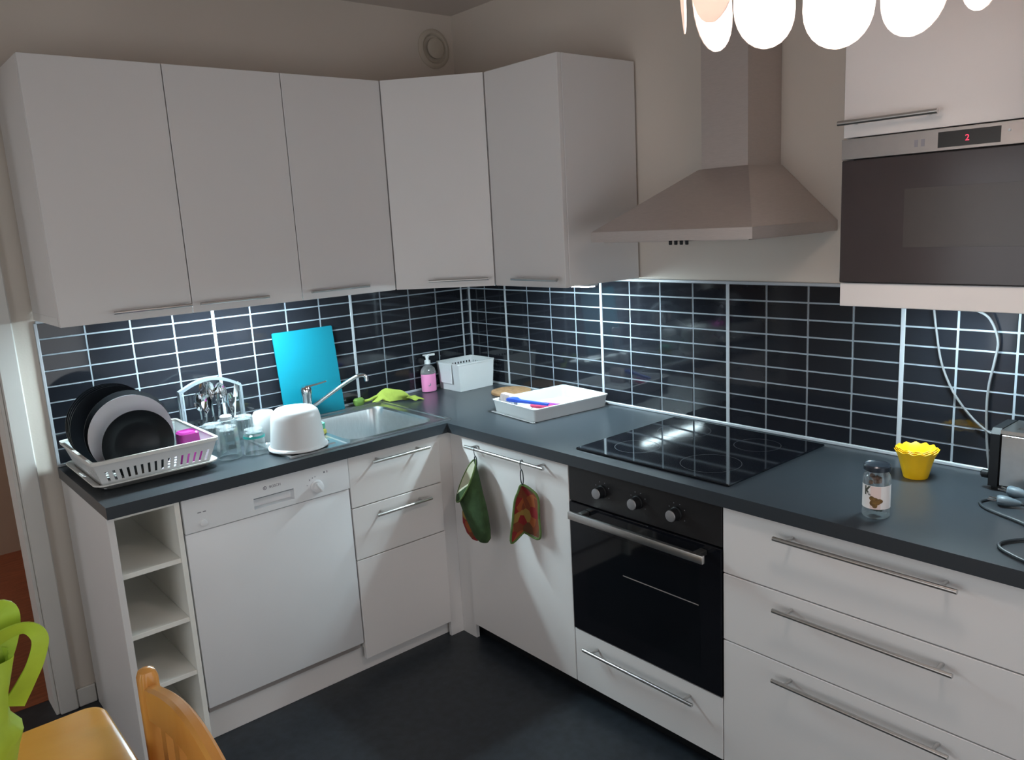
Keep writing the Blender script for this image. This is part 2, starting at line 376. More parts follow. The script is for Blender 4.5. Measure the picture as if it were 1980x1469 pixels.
def fill_window_wall(wall_name, wall_label, win_name, win_label, a0, a1, w0, w1, f, rot, centre):  # both windows are made up, out of view, to bring in soft fill light
    """wall with one wide three-pane window added for fill light; f maps (along, up, outward) to world"""
    Z0, Z1 = 0.30, 1.95
    bm = cells(nb(), [a0, w0, w1, a1], [0, Z0, Z1, CEIL], lambda u, v: not (w0 < u < w1 and Z0 < v < Z1), 0, 0.1, f)
    struct(wall_name, bm, 'wall_paint', wall_label)
    def fb(u0, u1, v0, v1, d0, d1):
        p, q = f(u0, v0, d0), f(u1, v1, d1); return bx(p.x, q.x, p.y, q.y, p.z, q.z)
    wn = struct(win_name, fb(w0, w0 + 0.05, Z0, Z1, 0.02, 0.08), 'trim_paint', win_label)
    fx = [w0 + 0.05 + k * (w1 - w0 - 0.1) / 3 for k in range(4)]
    mk('frame', fb(w1 - 0.05, w1, Z0, Z1, 0.02, 0.08), 'trim_paint', wn)
    mk('frame', fb(w0 + 0.05, w1 - 0.05, Z0, Z0 + 0.05, 0.02, 0.08), 'trim_paint', wn)
    mk('frame', fb(w0 + 0.05, w1 - 0.05, Z1 - 0.05, Z1, 0.02, 0.08), 'trim_paint', wn)
    for x in fx[1:3]: mk('mullion', fb(x - 0.02, x + 0.02, Z0 + 0.05, Z1 - 0.05, 0.02, 0.08), 'trim_paint', wn)
    for a_, b_ in zip(fx[:-1], fx[1:]): mk('pane', fb(a_ + 0.0205, b_ - 0.0205, Z0 + 0.05, Z1 - 0.05, 0.049, 0.054), 'fill_window_glass', wn)
    mk('fill_window_sill', fb(w0 - 0.03, w1 + 0.03, Z0 - 0.03, Z0, -0.12, 0.0), 'trim_paint', wn)
    ld = bpy.data.lights.new('fill_window_portal', 'AREA'); ld.shape = 'RECTANGLE'; ld.size = w1 - w0; ld.size_y = Z1 - Z0; ld.cycles.is_portal = True
    lo_ = bpy.data.objects.new('fill_window_portal', ld); COL.objects.link(lo_); lo_.location = centre; lo_.rotation_euler = rot
fill_window_wall('wall_front', 'wall of the kitchen opposite the sink, with a window added for fill light', 'fill_window_1', 'unseen three-pane window added opposite the sink for fill light', X0 - 0.1, 0.1, -2.9, -0.7,
            lambda u, v, w_: Vector((u, Y0 - w_, v)), (PI / 2, 0, 0), (-1.8, Y0 - 0.11, 1.125))
fill_window_wall('wall_left', 'wall of the kitchen opposite the hob, with a window added for fill light', 'fill_window_2', 'unseen three-pane window added opposite the hob for fill light', Y0 - 0.1, 0.0, -3.5, -1.0,
            lambda u, v, w_: Vector((X0 - w_, u, v)), (PI / 2, 0, -PI / 2), (X0 - 0.11, -2.25, 1.125))
# doorway trim
bm = nb(); box(bm, DOORX, DOORX + 0.06, -0.018, 0.0, 0, 2.12, bev=0.004); box(bm, -2.92, -2.86, -0.018, 0, 0, 2.12, bev=0.004); box(bm, -2.86, DOORX, -0.018, 0, 2.06, 2.12, bev=0.004)
box(bm, DOORX - 0.012, DOORX, -0.005, 0.125, 0, 2.06, bev=0.002)
struct('trim_1', bm, 'trim_paint', 'painted casing of the doorway beside the kitchen units')
struct('baseboard_back', bx(DOORX + 0.062, XL, -0.012, 0, 0, 0.07, bev=0.003), 'trim_paint', 'short baseboard between doorway and units')
# hall beyond the doorway
struct('floor_hall', bx(-3.6, -0.8, 0.13, 3.0, -0.06, 0.002), 'hall_floor', 'reddish wooden floor of the hall beyond the doorway')
bm = nb(); box(bm, -3.6, -0.8, 1.95, 2.05, 0, CEIL); box(bm, -1.0, -0.9, 0.13, 1.95, 0, CEIL); box(bm, -3.6, -3.5, 0.13, 1.15, 0, CEIL); box(bm, -3.6, -3.5, 1.15, 1.95, 2.05, CEIL)  # left hall wall has an unseen gap, added to let sky light in
struct('wall_hall', bm, 'hall_wall', 'beige brown wall of the hall beyond the doorway')
struct('ceiling_hall', bx(-3.6, -0.8, 0.13, 2.7, CEIL, CEIL + 0.05), 'ceiling_paint', 'ceiling of the hall beyond the doorway')

# ------------------------------------------------------------------ tiled backsplash, each tile a mesh of its own
TZ0, TS, NR = 1.3501 + 0.0553, 0.0553, 9
GAPU, GAPV, TT = 0.0065, 0.0055, 0.005
tile_meshes = {}
def tile_mesh(wd):
    k = round(wd, 4)
    if k not in tile_meshes:
        bm = bx(-wd / 2, wd / 2, -TT, 0, -(TS - GAPV) / 2, (TS - GAPV) / 2, bev=0.0008)
        for f in bm.faces: f.smooth = False
        bmesh.ops.recalc_face_normals(bm, faces=bm.faces[:])
        me = bpy.data.meshes.new('tile'); bm.to_mesh(me); bm.free(); me.materials.append(MATS['tile_black']); tile_meshes[k] = me
    return tile_meshes[k]
def backsplash(wall, edges, strips, ex, side):
    # edges: distances along the wall; side 'y' -> wall y=0, coordinate x; side 'x' -> wall x=0, coordinate y
    lo, hi = min(edges), max(edges)
    ztop, zbot = TZ0, TZ0 - NR * TS
    f = 0.004
    bm = bx(lo, hi, -f, 0, 0.9, ztop + 0.002) if side == 'y' else bx(-f, 0, lo, hi, 0.9, ztop + 0.002)
    bs = mk('backsplash', bm, 'grout', wall); bs['label'] = 'black glossy wall tiles with pale grout'
    for a, c in zip(edges[:-1], edges[1:]):
        wd = abs(c - a) - GAPU
        for r in range(NR):
            t = bpy.data.objects.new('tile', tile_mesh(wd)); COL.objects.link(t); t.parent = bs
            zc = ztop - TS * (r + 0.5); mid = (a + c) / 2
            if side == 'y': t.location = (mid, -f + 0.003, zc)
            else: t.location = (-f + 0.003, mid, zc); t.rotation_euler = (0, 0, -PI / 2)
    for s, wd in strips:
        bm = bx(s - wd / 2, s + wd / 2, -0.0095, 0, 0.905, ztop, bev=0.001) if side == 'y' else bx(-0.0095, 0, s - wd / 2, s + wd / 2, 0.905, ztop, bev=0.001)
        mk('joint_strip', bm, 'strip_alu', bs)
    for z0, z1, d in ((0.9, 0.911, 0.012), (ztop - 0.002, ztop + 0.009, 0.012)):
        bm = bx(lo, hi, -d, 0, z0, z1, bev=0.002) if side == 'y' else bx(-d, 0, lo, hi, z0, z1, bev=0.002)
        mk('edge_strip', bm, 'strip_alu', bs)
    return bs
xe = [-1.852 + 0.15 * i for i in range(13)] + [-0.006]
backsplash(wall_sink, xe, [(-1.852, 0.010), (-1.252, 0.012), (-0.652, 0.012), (-0.052, 0.008)], None, 'y')
ye = [-0.006, -0.131] + [-0.281 - 0.15 * i for i in range(17)]
backsplash(wall_hob, ye, [(-0.012, 0.012), (-0.281, 0.010), (-0.881, 0.012), (-1.481, 0.013), (-2.081, 0.013)], None, 'x')

# ------------------------------------------------------------------ worktop and sink
ZC, TH = 0.90, 0.038
BOWL = (-1.0, -0.632, -0.548, -0.125)   # x0 x1 y0 y1
YEND = -2.675
wk = thing('worktop', 'dark grey L-shaped kitchen worktop', 'worktop', (-0.6, -0.6, ZC - TH))
xs = [XL - 0.002, BOWL[0], -0.62, -0.0055]; xs = sorted(set([XL - 0.002, BOWL[0] - 0.005, BOWL[1] + 0.005, -0.62, -0.006]))
ys = sorted(set([YEND, -0.62, BOWL[2] - 0.005, BOWL[3] + 0.005, -0.006]))
def inw(x, y):
    if y < -0.62 and x < -0.62: return False
    if BOWL[0] - 0.005 < x < BOWL[1] + 0.005 and BOWL[2] - 0.005 < y < BOWL[3] + 0.005: return False
    return True
bm = cells(nb(), xs, ys, inw, ZC - TH, ZC, lambda u, v, w_: Vector((u, v, w_)))
mk('worktop_slab', bm, 'worktop', wk)

sk = thing('kitchen_sink', 'inset stainless steel sink with ribbed drainer', 'sink', (-0.9, -0.34, 0.75))
cx, cy = (BOWL[0] + BOWL[1]) / 2, (BOWL[2] + BOWL[3]) / 2; bw, bd_ = BOWL[1] - BOWL[0], BOWL[3] - BOWL[2]
SX0, SX1, SY0, SY1 = -1.262, -0.578, -0.59, -0.075
bm = nb(); K = 6
ox, oy = (BOWL[0] - 0.03 + SX1) / 2, (SY0 + SY1) / 2; ow, od = SX1 - (BOWL[0] - 0.03), SY1 - SY0
loft(bm, [rrect(ox, oy, ow, od, 0.004, ZC + 0.0005, K), rrect(ox, oy, ow, od, 0.004, ZC + 0.007, K), rrect(ox, oy, ow - 0.02, od - 0.02, 0.01, ZC + 0.007, K),
          rrect(ox, oy, ow - 0.026, od - 0.026, 0.012, ZC + 0.0035, K), rrect(cx, cy, bw + 0.014, bd_ + 0.014, 0.062, ZC + 0.0035, K), rrect(cx, cy, bw, bd_, 0.055, ZC - 0.004, K)], False, False)
mk('sink_rim', bm, 'steel_sink', sk)
bm = nb(); loft(bm, [rrect(cx, cy, bw, bd_, 0.055, ZC - 0.004, K), rrect(cx, cy, bw - 0.012, bd_ - 0.012, 0.055, ZC - 0.03, K), rrect(cx, cy, bw - 0.03, bd_ - 0.03, 0.05, ZC - 0.135, K),
                     rrect(cx, cy, bw - 0.06, bd_ - 0.06, 0.04, ZC - 0.15, K), rrect(cx, cy, 0.09, 0.09, 0.04, ZC - 0.154, K)], False, True)
mk('bowl', bm, 'steel_sink', sk)
mk('drain', lt([(0.038, 0), (0.038, 0.003), (0.03, 0.004), (0.028, 0.001)], (cx, cy, ZC - 0.1535), 24), 'chrome', sk)
bm = nb(); dw0, dw1 = SX0, BOWL[0] - 0.03
loft(bm, [rrect((dw0 + dw1) / 2, oy, dw1 - dw0, od, 0.004, ZC + 0.0005, K), rrect((dw0 + dw1) / 2, oy, dw1 - dw0, od, 0.004, ZC + 0.007, K),
          rrect((dw0 + dw1) / 2 + .004, oy, dw1 - dw0 - 0.016, od - 0.02, 0.006, ZC + 0.007, K), rrect((dw0 + dw1) / 2 + .004, oy, dw1 - dw0 - 0.024, od - 0.026, 0.006, ZC + 0.0035, K)], True, True)
mk('drainer', bm, 'steel_sink', sk)
for i in range(9):
    y = -0.53 + i * 0.05
    bm = nb(); loft(bm, [rrect((dw0 + dw1) / 2, y, dw1 - dw0 - 0.05, 0.014, 0.006, ZC + 0.003, 3), rrect((dw0 + dw1) / 2, y, dw1 - dw0 - 0.06, 0.006, 0.0028, ZC + 0.0075, 3)], False, True)
    mk('ridge', bm, 'steel_sink', sk)

fc = thing('kitchen_tap', 'chrome single-lever mixer tap behind the sink', 'tap', (-0.945, -0.10, ZC))
mk('tap_body', lt([(0.027, 0), (0.027, 0.006), (0.022, 0.012), (0.0215, 0.10), (0.0235, 0.104), (0.0235, 0.125), (0.019, 0.136), (0.008, 0.14)], (-0.945, -0.10, ZC + 0.0035), 28), 'chrome', fc)
bm = nb(); loft(bm, [[(-0.955, -0.10 + a, ZC + 0.136 + b) for a, b in ((-.014, 0), (.014, 0), (.014, .008), (-.014, .008))],
                     [(-0.905, -0.112 + a, ZC + 0.142 + b) for a, b in ((-.010, 0), (.010, 0), (.010, .007), (-.010, .007))],
                     [(-0.865, -0.125 + a, ZC + 0.150 + b) for a, b in ((-.006, 0), (.006, 0), (.006, .005), (-.006, .005))]])
mk('lever', bm, 'chrome', fc)
mk('spout', tb(spline([(-0.94, -0.105, ZC + 0.045), (-0.905, -0.135, ZC + 0.075), (-0.84, -0.19, ZC + 0.13), (-0.79, -0.23, ZC + 0.166), (-0.765, -0.247, ZC + 0.174), (-0.752, -0.255, ZC + 0.168), (-0.750, -0.257, ZC + 0.148)], 6), 0.0085, 12), 'chrome', fc)

# ------------------------------------------------------------------ handles
def bar_handle(parent, a, b, off, r=0.006, inset=0.035, mat='handle_steel'):
    """bar between a and b; off = vector from door face to bar axis"""
    a, b, off = Vector(a), Vector(b), Vector(off)
    bm = tb([a, b], r, 12)
    d = (b - a).normalized()
    for p in (a + d * inset, b - d * inset): tube(bm, [p - off, p], r * 0.75, 10)
    return mk('handle', bm, mat, parent)

# ------------------------------------------------------------------ base units, sink side
t = thing('open_shelf_unit', 'narrow white open shelf unit left of the dishwasher', 'shelf', (XL + 0.1, -0.3, 0))
mk('side_panel', bx(XL, XL + 0.020, -0.598, -0.02, 0.0, 0.861, bev=0.001), 'white_foil', t)
mk('side_panel', bx(-1.661, -1.645, -0.598, -0.02, 0.0, 0.861, bev=0.001), 'carcass', t)
mk('back_panel', bx(XL + 0.02, -1.661, -0.05, -0.04, 0.05, 0.861), 'carcass', t)
mk('top_board', bx(XL + 0.02, -1.661, -0.594, -0.05, 0.848, 0.861), 'carcass', t)
for z in (0.672, 0.471, 0.285, 0.095):
    mk('shelf', bx(XL + 0.02, -1.661, -0.592, -0.05, z - 0.016, z, bev=0.001), 'carcass', t)
mk('plinth_board', bx(XL + 0.02, -1.661, -0.56, -0.545, 0, 0.075), 'carcass', t)

DX0, DX1 = -1.640, -1.056
t = thing('dishwasher', 'white dishwasher under the worktop beside the open shelves', 'dishwasher', ((DX0 + DX1) / 2, -0.3, 0))
mk('body', bx(DX0 + 0.006, DX1 - 0.006, -0.565, -0.03, 0.107, 0.855), 'appliance_white', t)
dr = mk('door', bx(DX0, DX1, -0.598, -0.566, 0.135, 0.742, bev=0.004, seg=2), 'appliance_white', t)
# control panel with a recessed grip
us = [DX0, -1.412, -1.268, DX1]; vs = [0.746, 0.765, 0.802, 0.858]
bm = cells(nb(), us, vs, lambda u, v: not (-1.412 < u < -1.268 and 0.765 < v < 0.802), 0, 0.038, lambda u, v, w_: Vector((u, -0.566 - w_, v)))
cp = mk('control_panel', bm, 'appliance_white', t)
mk('grip_recess', bx(-1.412, -1.268, -0.574, -0.566, 0.765, 0.802), 'appliance_white', cp)
mk('grip_lip', bx(-1.410, -1.270, -0.603, -0.597, 0.7985, 0.8025, bev=0.001), 'plastic_grey', cp)
bm = lt([(0.024, 0), (0.024, 0.004), (0.020, 0.006), (0.019, 0.018), (0.016, 0.020)], n=28); bm.transform(Matrix.Translation((-1.183, -0.604, 0.786)) @ Matrix.Rotation(PI / 2, 4, 'X'))
k = mk('knob', bm, 'appliance_white', cp)
bm = bx(-0.0035, 0.0035, -0.018, 0.018, 0.018, 0.028, bev=0.002); bm.transform(Matrix.Translation((-1.183, -0.604, 0.786)) @ Matrix.Rotation(PI / 2, 4, 'X') @ Matrix.Rotation(0.6, 4, 'Z'))
mk('knob_grip', bm, 'appliance_white', k)
bm = lt([(0.0115, 0), (0.0115, 0.003), (0.009, 0.004)], n=20); bm.transform(Matrix.Translation((-1.580, -0.604, 0.768)) @ Matrix.Rotation(PI / 2, 4, 'X'))
mk('button', bm, 'appliance_white', cp)
bm = nb()
for q_ in range(24):
    a0, a1 = 2 * PI * q_ / 24, 2 * PI * (q_ + 1) / 24
    bm.faces.new([bm.verts.new((-1.369 + r_ * math.cos(a), -0.6045, 0.829 + r_ * math.sin(a))) for r_, a in ((.0045, a0), (.0065, a0), (.0065, a1), (.0045, a1))])
box(bm, -1.3705, -1.3675, -0.6045, -0.6042, 0.826, 0.832)
mk('emblem', bm, 'print_grey', cp)
mk('lettering', frame_y(text_bm('BOSCH', 0.0125), -1.333, -0.6042, 0.829), 'print_grey', cp)
bm = nb()
for (x, z, ww, hh) in ((-1.207, 0.815, .003, .006), (-1.196, 0.820, .003, .004), (-1.186, 0.822, .003, .003), (-1.150, 0.830, .006, .006), (-1.139, 0.830, .003, .008), (-1.218, 0.798, .003, .003),
                       (-1.590, 0.806, .012, .003), (-1.574, 0.806, .010, .003)):
    box(bm, x - ww / 2, x + ww / 2, -0.6043, -0.604, z - hh / 2, z + hh / 2)
tag(mk('symbols', bm, 'print_grey', cp), kind='stuff')
mk('kick_strip', bx(DX0 + 0.004, DX1 - 0.004, -0.575, -0.568, 0.108, 0.131, bev=0.001), 'steel', t)
bm = bx(DX0 + 0.002, -0.556, -0.556, -0.540, 0, 0.104, bev=0.001)
tag(mk('plinth', bm, 'white_foil', loc=(-1.1, -0.548, 0)), 'white plinth board under the dishwasher and sink unit', 'plinth')

def drawer_front(parent, axis, a, b, z0, z1, handle=None, name='drawer'):
    g = 0.0018
    if axis == 'y': bm = bx(a + g, b - g, -0.600, -0.582, z0 + g, z1 - g, bev=0.0012)
    else: bm = bx(-0.600, -0.582, a + g, b - g, z0 + g, z1 - g, bev=0.0012)
    d = mk(name, bm, 'white_foil', parent)
    if handle:
        h0, h1, hz = handle
        if axis == 'y': bar_handle(d, (h0, -0.637, hz), (h1, -0.637, hz), (0, -0.037, 0))
        else: bar_handle(d, (-0.637, h0, hz), (-0.637, h1, hz), (-0.037, 0, 0))
    return d
t = thing('sink_cabinet', 'white base cabinet under the sink with two handled fronts', 'cabinet', (-0.853, -0.3, 0))
mk('body', bx(-1.050, -0.655, -0.580, -0.03, 0.107, 0.70), 'carcass', t)
drawer_front(t, 'y', -1.054, -0.653, 0.664, 0.861, (-0.972, -0.722, 0.829))
drawer_front(t, 'y', -1.054, -0.653, 0.462, 0.664, (-0.972, -0.728, 0.626))
drawer_front(t, 'y', -1.054, -0.653, 0.066, 0.462, None)
t = thing('corner_filler', 'white filler strips in the inner corner of the base units', 'panel', (-0.61, -0.61, 0))
mk('strip', bx(-0.652, -0.578, -0.590, -0.575, 0.0, 0.861), 'white_foil', t)
mk('strip', bx(-0.590, -0.575, -0.678, -0.591, 0.0, 0.861), 'white_foil', t)

# ------------------------------------------------------------------ base units, hob side
t = thing('base_cabinet', 'white single-door base cabinet left of the oven', 'cabinet', (-0.3, -0.972, 0))
mk('body', bx(-0.580, -0.03, -1.262, -0.682, 0.07, 0.858), 'carcass', t)
drawer_front(t, 'x', -1.265, -0.679, 0.066, 0.861, (-1.182, -0.745, 0.832), 'door')
t = thing('oven_cabinet', 'white drawer unit below the oven', 'cabinet', (-0.3, -1.567, 0))
mk('body', bx(-0.580, -0.03, -1.868, -1.267, 0.07, 0.262), 'carcass', t)
drawer_front(t, 'x', -1.870, -1.265, 0.066, 0.269, (-1.787, -1.338, 0.226))
t = thing('drawer_cabinet', 'wide white three-drawer base cabinet right of the oven', 'cabinet', (-0.3, -2.27, 0))
mk('body', bx(-0.580, -0.03, -2.672, -1.872, 0.07, 0.858), 'carcass', t)
drawer_front(t, 'x', -2.674, -1.870, 0.661, 0.861, (-2.492, -2.048, 0.822))
drawer_front(t, 'x', -2.674, -1.870, 0.458, 0.661, (-2.492, -2.048, 0.622))
drawer_front(t, 'x', -2.674, -1.870, 0.066, 0.458, (-2.492, -2.048, 0.420))
tag(mk('plinth', bx(-0.550, -0.536, -2.674, -0.60, 0, 0.066, bev=0.001), 'black_plastic', loc=(-0.543, -1.6, 0)), 'dark plinth board under the oven and drawer units', 'plinth')

OA, OB = -1.267, -1.868
t = thing('oven', 'black built-in oven below the hob', 'oven', (-0.3, -1.567, 0.271))
mk('body', bx(-0.565, -0.03, OB + 0.01, OA - 0.01, 0.275, 0.852), 'black_plastic', t)
cp = mk('control_panel', bx(-0.600, -0.566, OB, OA, 0.733, 0.859, bev=0.002), 'oven_panel', t)
for y in (-1.418, -1.566, -1.713):
    bm = lt([(0.021, 0), (0.021, 0.006), (0.0185, 0.008), (0.0175, 0.030)], n=28); bm.transform(Matrix.Translation((-0.600, y, 0.796)) @ Matrix.Rotation(-PI / 2, 4, 'Y'))
    k = mk('knob', bm, 'black_plastic', cp)
    bm = lt([(0.0175, 0.0302), (0.0165, 0.033), (0.014, 0.0335)], n=28); bm.transform(Matrix.Translation((-0.600, y, 0.796)) @ Matrix.Rotation(-PI / 2, 4, 'Y'))
    mk('knob_face', bm, 'knob_face', k)
bm = nb()
for y in (-1.418, -1.566, -1.713):
    for a in (150, 110, 70, 30, -30):
        yy, zz = y - 0.032 * math.cos(math.radians(a)), 0.796 + 0.032 * math.sin(math.radians(a))
        box(bm, -0.6004, -0.6, yy - 0.0013, yy + 0.0013, zz - 0.0013, zz + 0.0013)
tag(mk('scale_marks', bm, 'print_grey', cp), kind='stuff')
dr = mk('door', bx(-0.604, -0.572, OB, OA, 0.272, 0.729, bev=0.002), 'black_glass', t)
mk('window', bx(-0.6046, -0.600, -1.795, -1.340, 0.335, 0.655, bev=0.0002), 'oven_window', dr)
bm = bx(-0.662, -0.648, -1.846, -1.316, 0.695, 0.721, bev=0.003, seg=2)
for y in (-1.35, -1.81): box(bm, -0.650, -0.6045, y - 0.012, y + 0.012, 0.700, 0.716, bev=0.002)
mk('handle', bm, 'handle_steel', dr)
mk('rack_rail', bx(-0.6052, -0.6045, -1.79, -1.50, 0.534, 0.537), 'steel', dr)

hb = thing('hob', 'black glass induction hob set in the worktop', 'hob', (-0.302, -1.567, ZC))
mk('hob_glass', bx(-0.563, -0.042, -1.866, -1.268, ZC + 0.0005, ZC + 0.007, bev=0.002), 'hob_glass', hb)
for (x, y, r) in ((-0.43, -1.42, 0.072), (-0.18, -1.42, 0.09), (-0.43, -1.71, 0.09), (-0.18, -1.71, 0.072)):
    bm = nb(); nn = 40
    loft(bm, [[(x + rr * math.cos(2 * PI * k / nn), y + rr * math.sin(2 * PI * k / nn), ZC + 0.0071) for k in range(nn)] for rr in (r, r + 0.002)], False, False)
    mk('cooking_zone', bm, 'zone_print', hb)

# ------------------------------------------------------------------ wall units
UB, UT, UD = 1.418, 2.200, 0.400
def upper(name, label, x0, x1, h0, h1):
    t = thing(name, label, 'cabinet', ((x0 + x1) / 2, -0.2, UB), group='wall cabinets above the sink')
    mk('body', bx(x0 + 0.0005, x1 - 0.0005, -UD + 0.02, -0.013, UB + 0.026, UT, bev=0.001), 'white_foil', t)
    if x0 < -1.8: mk('side_panel', bx(x0 + 0.0005, x0 + 0.016, -UD + 0.02, -0.013, UB, UB + 0.0258), 'white_foil', t)
    d = mk('door', bx(x0 + 0.0015, x1 - 0.0015, -UD, -UD + 0.019, UB - 0.002, UT, bev=0.001), 'white_foil', t)
    bar_handle(d, (h0, -UD - 0.034, 1.446), (h1, -UD - 0.034, 1.446), (0, -0.034, 0), r=0.005, inset=0.03)
upper('wall_cabinet', 'leftmost white wall cabinet above the dish rack', -1.855, -1.457, -1.708, -1.470)
upper('wall_cabinet', 'second white wall cabinet from the left, above the cutlery basket', -1.457, -1.061, -1.441, -1.202)
upper('wall_cabinet', 'third white wall cabinet from the left, above the turquoise chopping board', -1.061, -0.664, -1.041, -0.800)
t = thing('corner_wall_cabinet', 'white diagonal wall cabinet in the corner of the room', 'cabinet', (-0.3, -0.3, UB))
prism_poly = [(-0.663, -0.011), (-0.663, -0.382), (-0.384, -0.698), (-0.011, -0.698), (-0.011, -0.011)]
mk('body', prism(nb(), prism_poly, 'z', UB, UT), 'white_foil', t)
A = Vector((-0.662, -0.401, 0)); B = Vector((-0.402, -0.697, 0)); dn = Vector(((B - A).y, -(B - A).x, 0)).normalized(); dd = (B - A).normalized()
if dn.x > 0: dn = -dn
A2, B2 = A + dd * 0.001, B - dd * 0.001
bm = nb(); loft(bm, [[A2 + Vector((0, 0, z)), B2 + Vector((0, 0, z)), B2 - dn * 0.0165 + Vector((0, 0, z)), A2 - dn * 0.0165 + Vector((0, 0, z))] for z in (UB - 0.002, UT)])
d = mk('door', bm, 'white_foil', t)
Lg = (B - A).length
bar_handle(d, A + dd * (Lg * 0.36) + dn * 0.034 + Vector((0, 0, 1.446)), A + dd * (Lg * 0.955) + dn * 0.034 + Vector((0, 0, 1.446)), dn * 0.034, r=0.005, inset=0.03)
t = thing('wall_cabinet', 'white wall cabinet between the corner cabinet and the cooker hood', 'cabinet', (-0.2, -0.89, UB))
mk('body', bx(-UD + 0.02, -0.011, -1.087, -0.6995, UB, UT, bev=0.001), 'white_foil', t)
d = mk('door', bx(-UD, -UD + 0.019, -1.086, -0.701, UB - 0.002, UT, bev=0.001), 'white_foil', t)
bar_handle(d, (-UD - 0.034, -1.076, 1.446), (-UD - 0.034, -0.832, 1.446), (-0.034, 0, 0), r=0.005, inset=0.03)

# microwave housing
MA, MB = -2.090, -2.690
t = thing('microwave_cabinet', 'white wall cabinet holding the microwave at the right edge', 'cabinet', (-0.2, -2.39, 1.398))
mk('side_panel', bx(-0.385, -0.011, MA - 0.018, MA, 1.398, UT), 'white_foil', t)
mk('side_panel', bx(-0.385, -0.011, MB, MB + 0.018, 1.398, UT), 'white_foil', t)
mk('bottom_board', bx(-0.400, -0.013, MB + 0.018, MA - 0.018, 1.42, 1.456), 'white_foil', t)
mk('bottom_rail', bx(-0.402, -0.384, MB, MA, 1.398, 1.457, bev=0.001), 'white_foil', t)
mk('top_board', bx(-0.385, -0.011, MB + 0.018, MA - 0.018, UT - 0.018, UT), 'white_foil', t)
mk('back_board', bx(-0.024, -0.013, MB + 0.018, MA - 0.018, 1.456, UT - 0.018), 'carcass', t)
d = mk('flap_door', bx(-0.404, -0.386, MB + 0.001, MA - 0.001, 1.812, UT, bev=0.001), 'white_foil', t)
bar_handle(d, (-0.440, MA - 0.236, 1.846), (-0.440, MA - 0.004, 1.846), (-0.036, 0, 0), r=0.006, inset=0.03)
t = thing('microwave', 'built-in microwave with dark door and steel control strip', 'microwave', (-0.2, -2.39, 1.457))
mk('body', bx(-0.386, -0.05, MB + 0.02, MA - 0.02, 1.458, 1.808), 'black_plastic', t)
cp = mk('control_strip', bx(-0.412, -0.387, MB + 0.001, MA - 0.001, 1.760, 1.809, bev=0.001), 'steel_dark', t)
mk('display', bx(-0.4128, -0.4115, -2.447, -2.318, 1.767, 1.801, bev=0.0003), 'display_dark', cp)
mk('digit', frame_x(text_bm('2', 0.019), -0.4132, -2.380, 1.783), 'led_red', cp)
bm = nb()
for y in (-2.285, -2.27): box(bm, -0.4125, -0.412, y - 0.004, y + 0.004, 1.774, 1.790)
tag(mk('symbols', bm, 'print_grey', cp), kind='stuff')
bm = lt([(0.003, 0), (0.003, 0.002), (0.002, 0.0025)], n=12); bm.transform(Matrix.Translation((-0.412, -2.463, 1.79)) @ Matrix.Rotation(-PI / 2, 4, 'Y'))
mk('indicator', bm, 'plastic_white', cp)
d = mk('door', bx(-0.410, -0.387, MB + 0.001, MA - 0.001, 1.459, 1.758, bev=0.002), 'micro_glass', t)
mk('window', bx(-0.4106, -0.409, MB + 0.08, -2.247, 1.545, 1.682, bev=0.0002), 'micro_window', d)

# ------------------------------------------------------------------ cooker hood
t = thing('cooker_hood', 'stainless steel chimney cooker hood above the hob', 'hood', (-0.2, -1.57, 1.57))
HA, HB, HD = -1.272, -1.870, 0.46
def rect(x0, y0, y1, z): return [Vector((x0, y0, z)), Vector((x0, y1, z)), Vector((-0.002, y1, z)), Vector((-0.002, y0, z))]
bm = nb(); loft(bm, [rect(-HD, HA, HB, 1.575), rect(-HD, HA, HB, 1.607)], True, True)
rim = mk('rim', bm, 'steel', t)
bm = nb(); loft(bm, [rect(-HD + 0.001, HA - 0.001, HB + 0.001, 1.6072), rect(-0.192, -1.500, -1.682, 1.785)], False, True)
mk('canopy', bm, 'steel', t)
bm = nb(); loft(bm, [rect(-0.185, -1.507, -1.676, 1.7852), rect(-0.185, -1.507, -1.676, 2.33)], True, True)
mk('chimney', bm, 'steel', t)
for i in range(4):
    bm = lt([(0.005, 0), (0.005, 0.012), (0.004, 0.014)], n=12); bm.transform(Matrix.Translation((-HD + 0.012, -1.585 - 0.020 * i, 1.576)) @ Matrix.Rotation(PI, 4, 'X'))
    mk('button', bm, 'black_plastic', rim)
mk('filter', bx(-HD + 0.03, -0.03, HB + 0.03, HA - 0.03, 1.571, 1.576), 'steel', t)

# ------------------------------------------------------------------ lamps under the wall units
def strip_lamp(label, c, along, L, hh=0.009, lit='strip_lit'):
    t = thing('strip_light', label, 'lamp', c)
    x, y, z = c; hw = 0.018
    if along == 'x':
        mk('housing', bx(x - L / 2, x + L / 2, y - 0.025, y + 0.025, z, z + hh, bev=0.002), 'plastic_white', t)
        mk('diffuser', bx(x - L / 2 + .01, x + L / 2 - .01, y - hw, y + hw, z - 0.004, z - 0.0002), lit, t)
    else:
        mk('housing', bx(x - 0.025, x + 0.025, y - L / 2, y + L / 2, z, z + hh, bev=0.002), 'plastic_white', t)
        mk('diffuser', bx(x - hw, x + hw, y - L / 2 + .01, y + L / 2 - .01, z - 0.004, z - 0.0002), lit, t)
    return t
strip_lamp('lit strip lamp under the wall cabinets above the cutlery basket', (-1.265, -0.235, UB + 0.0165), 'x', 0.55)
strip_lamp('lit strip lamp under the wall cabinet beside the cooker hood', (-0.245, -0.90, UB - 0.0095), 'y', 0.34, 0.009, 'strip_lit_dim')
strip_lamp('lit strip lamp under the microwave cabinet', (-0.20, -2.30, 1.386), 'y', 0.16, 0.0335)

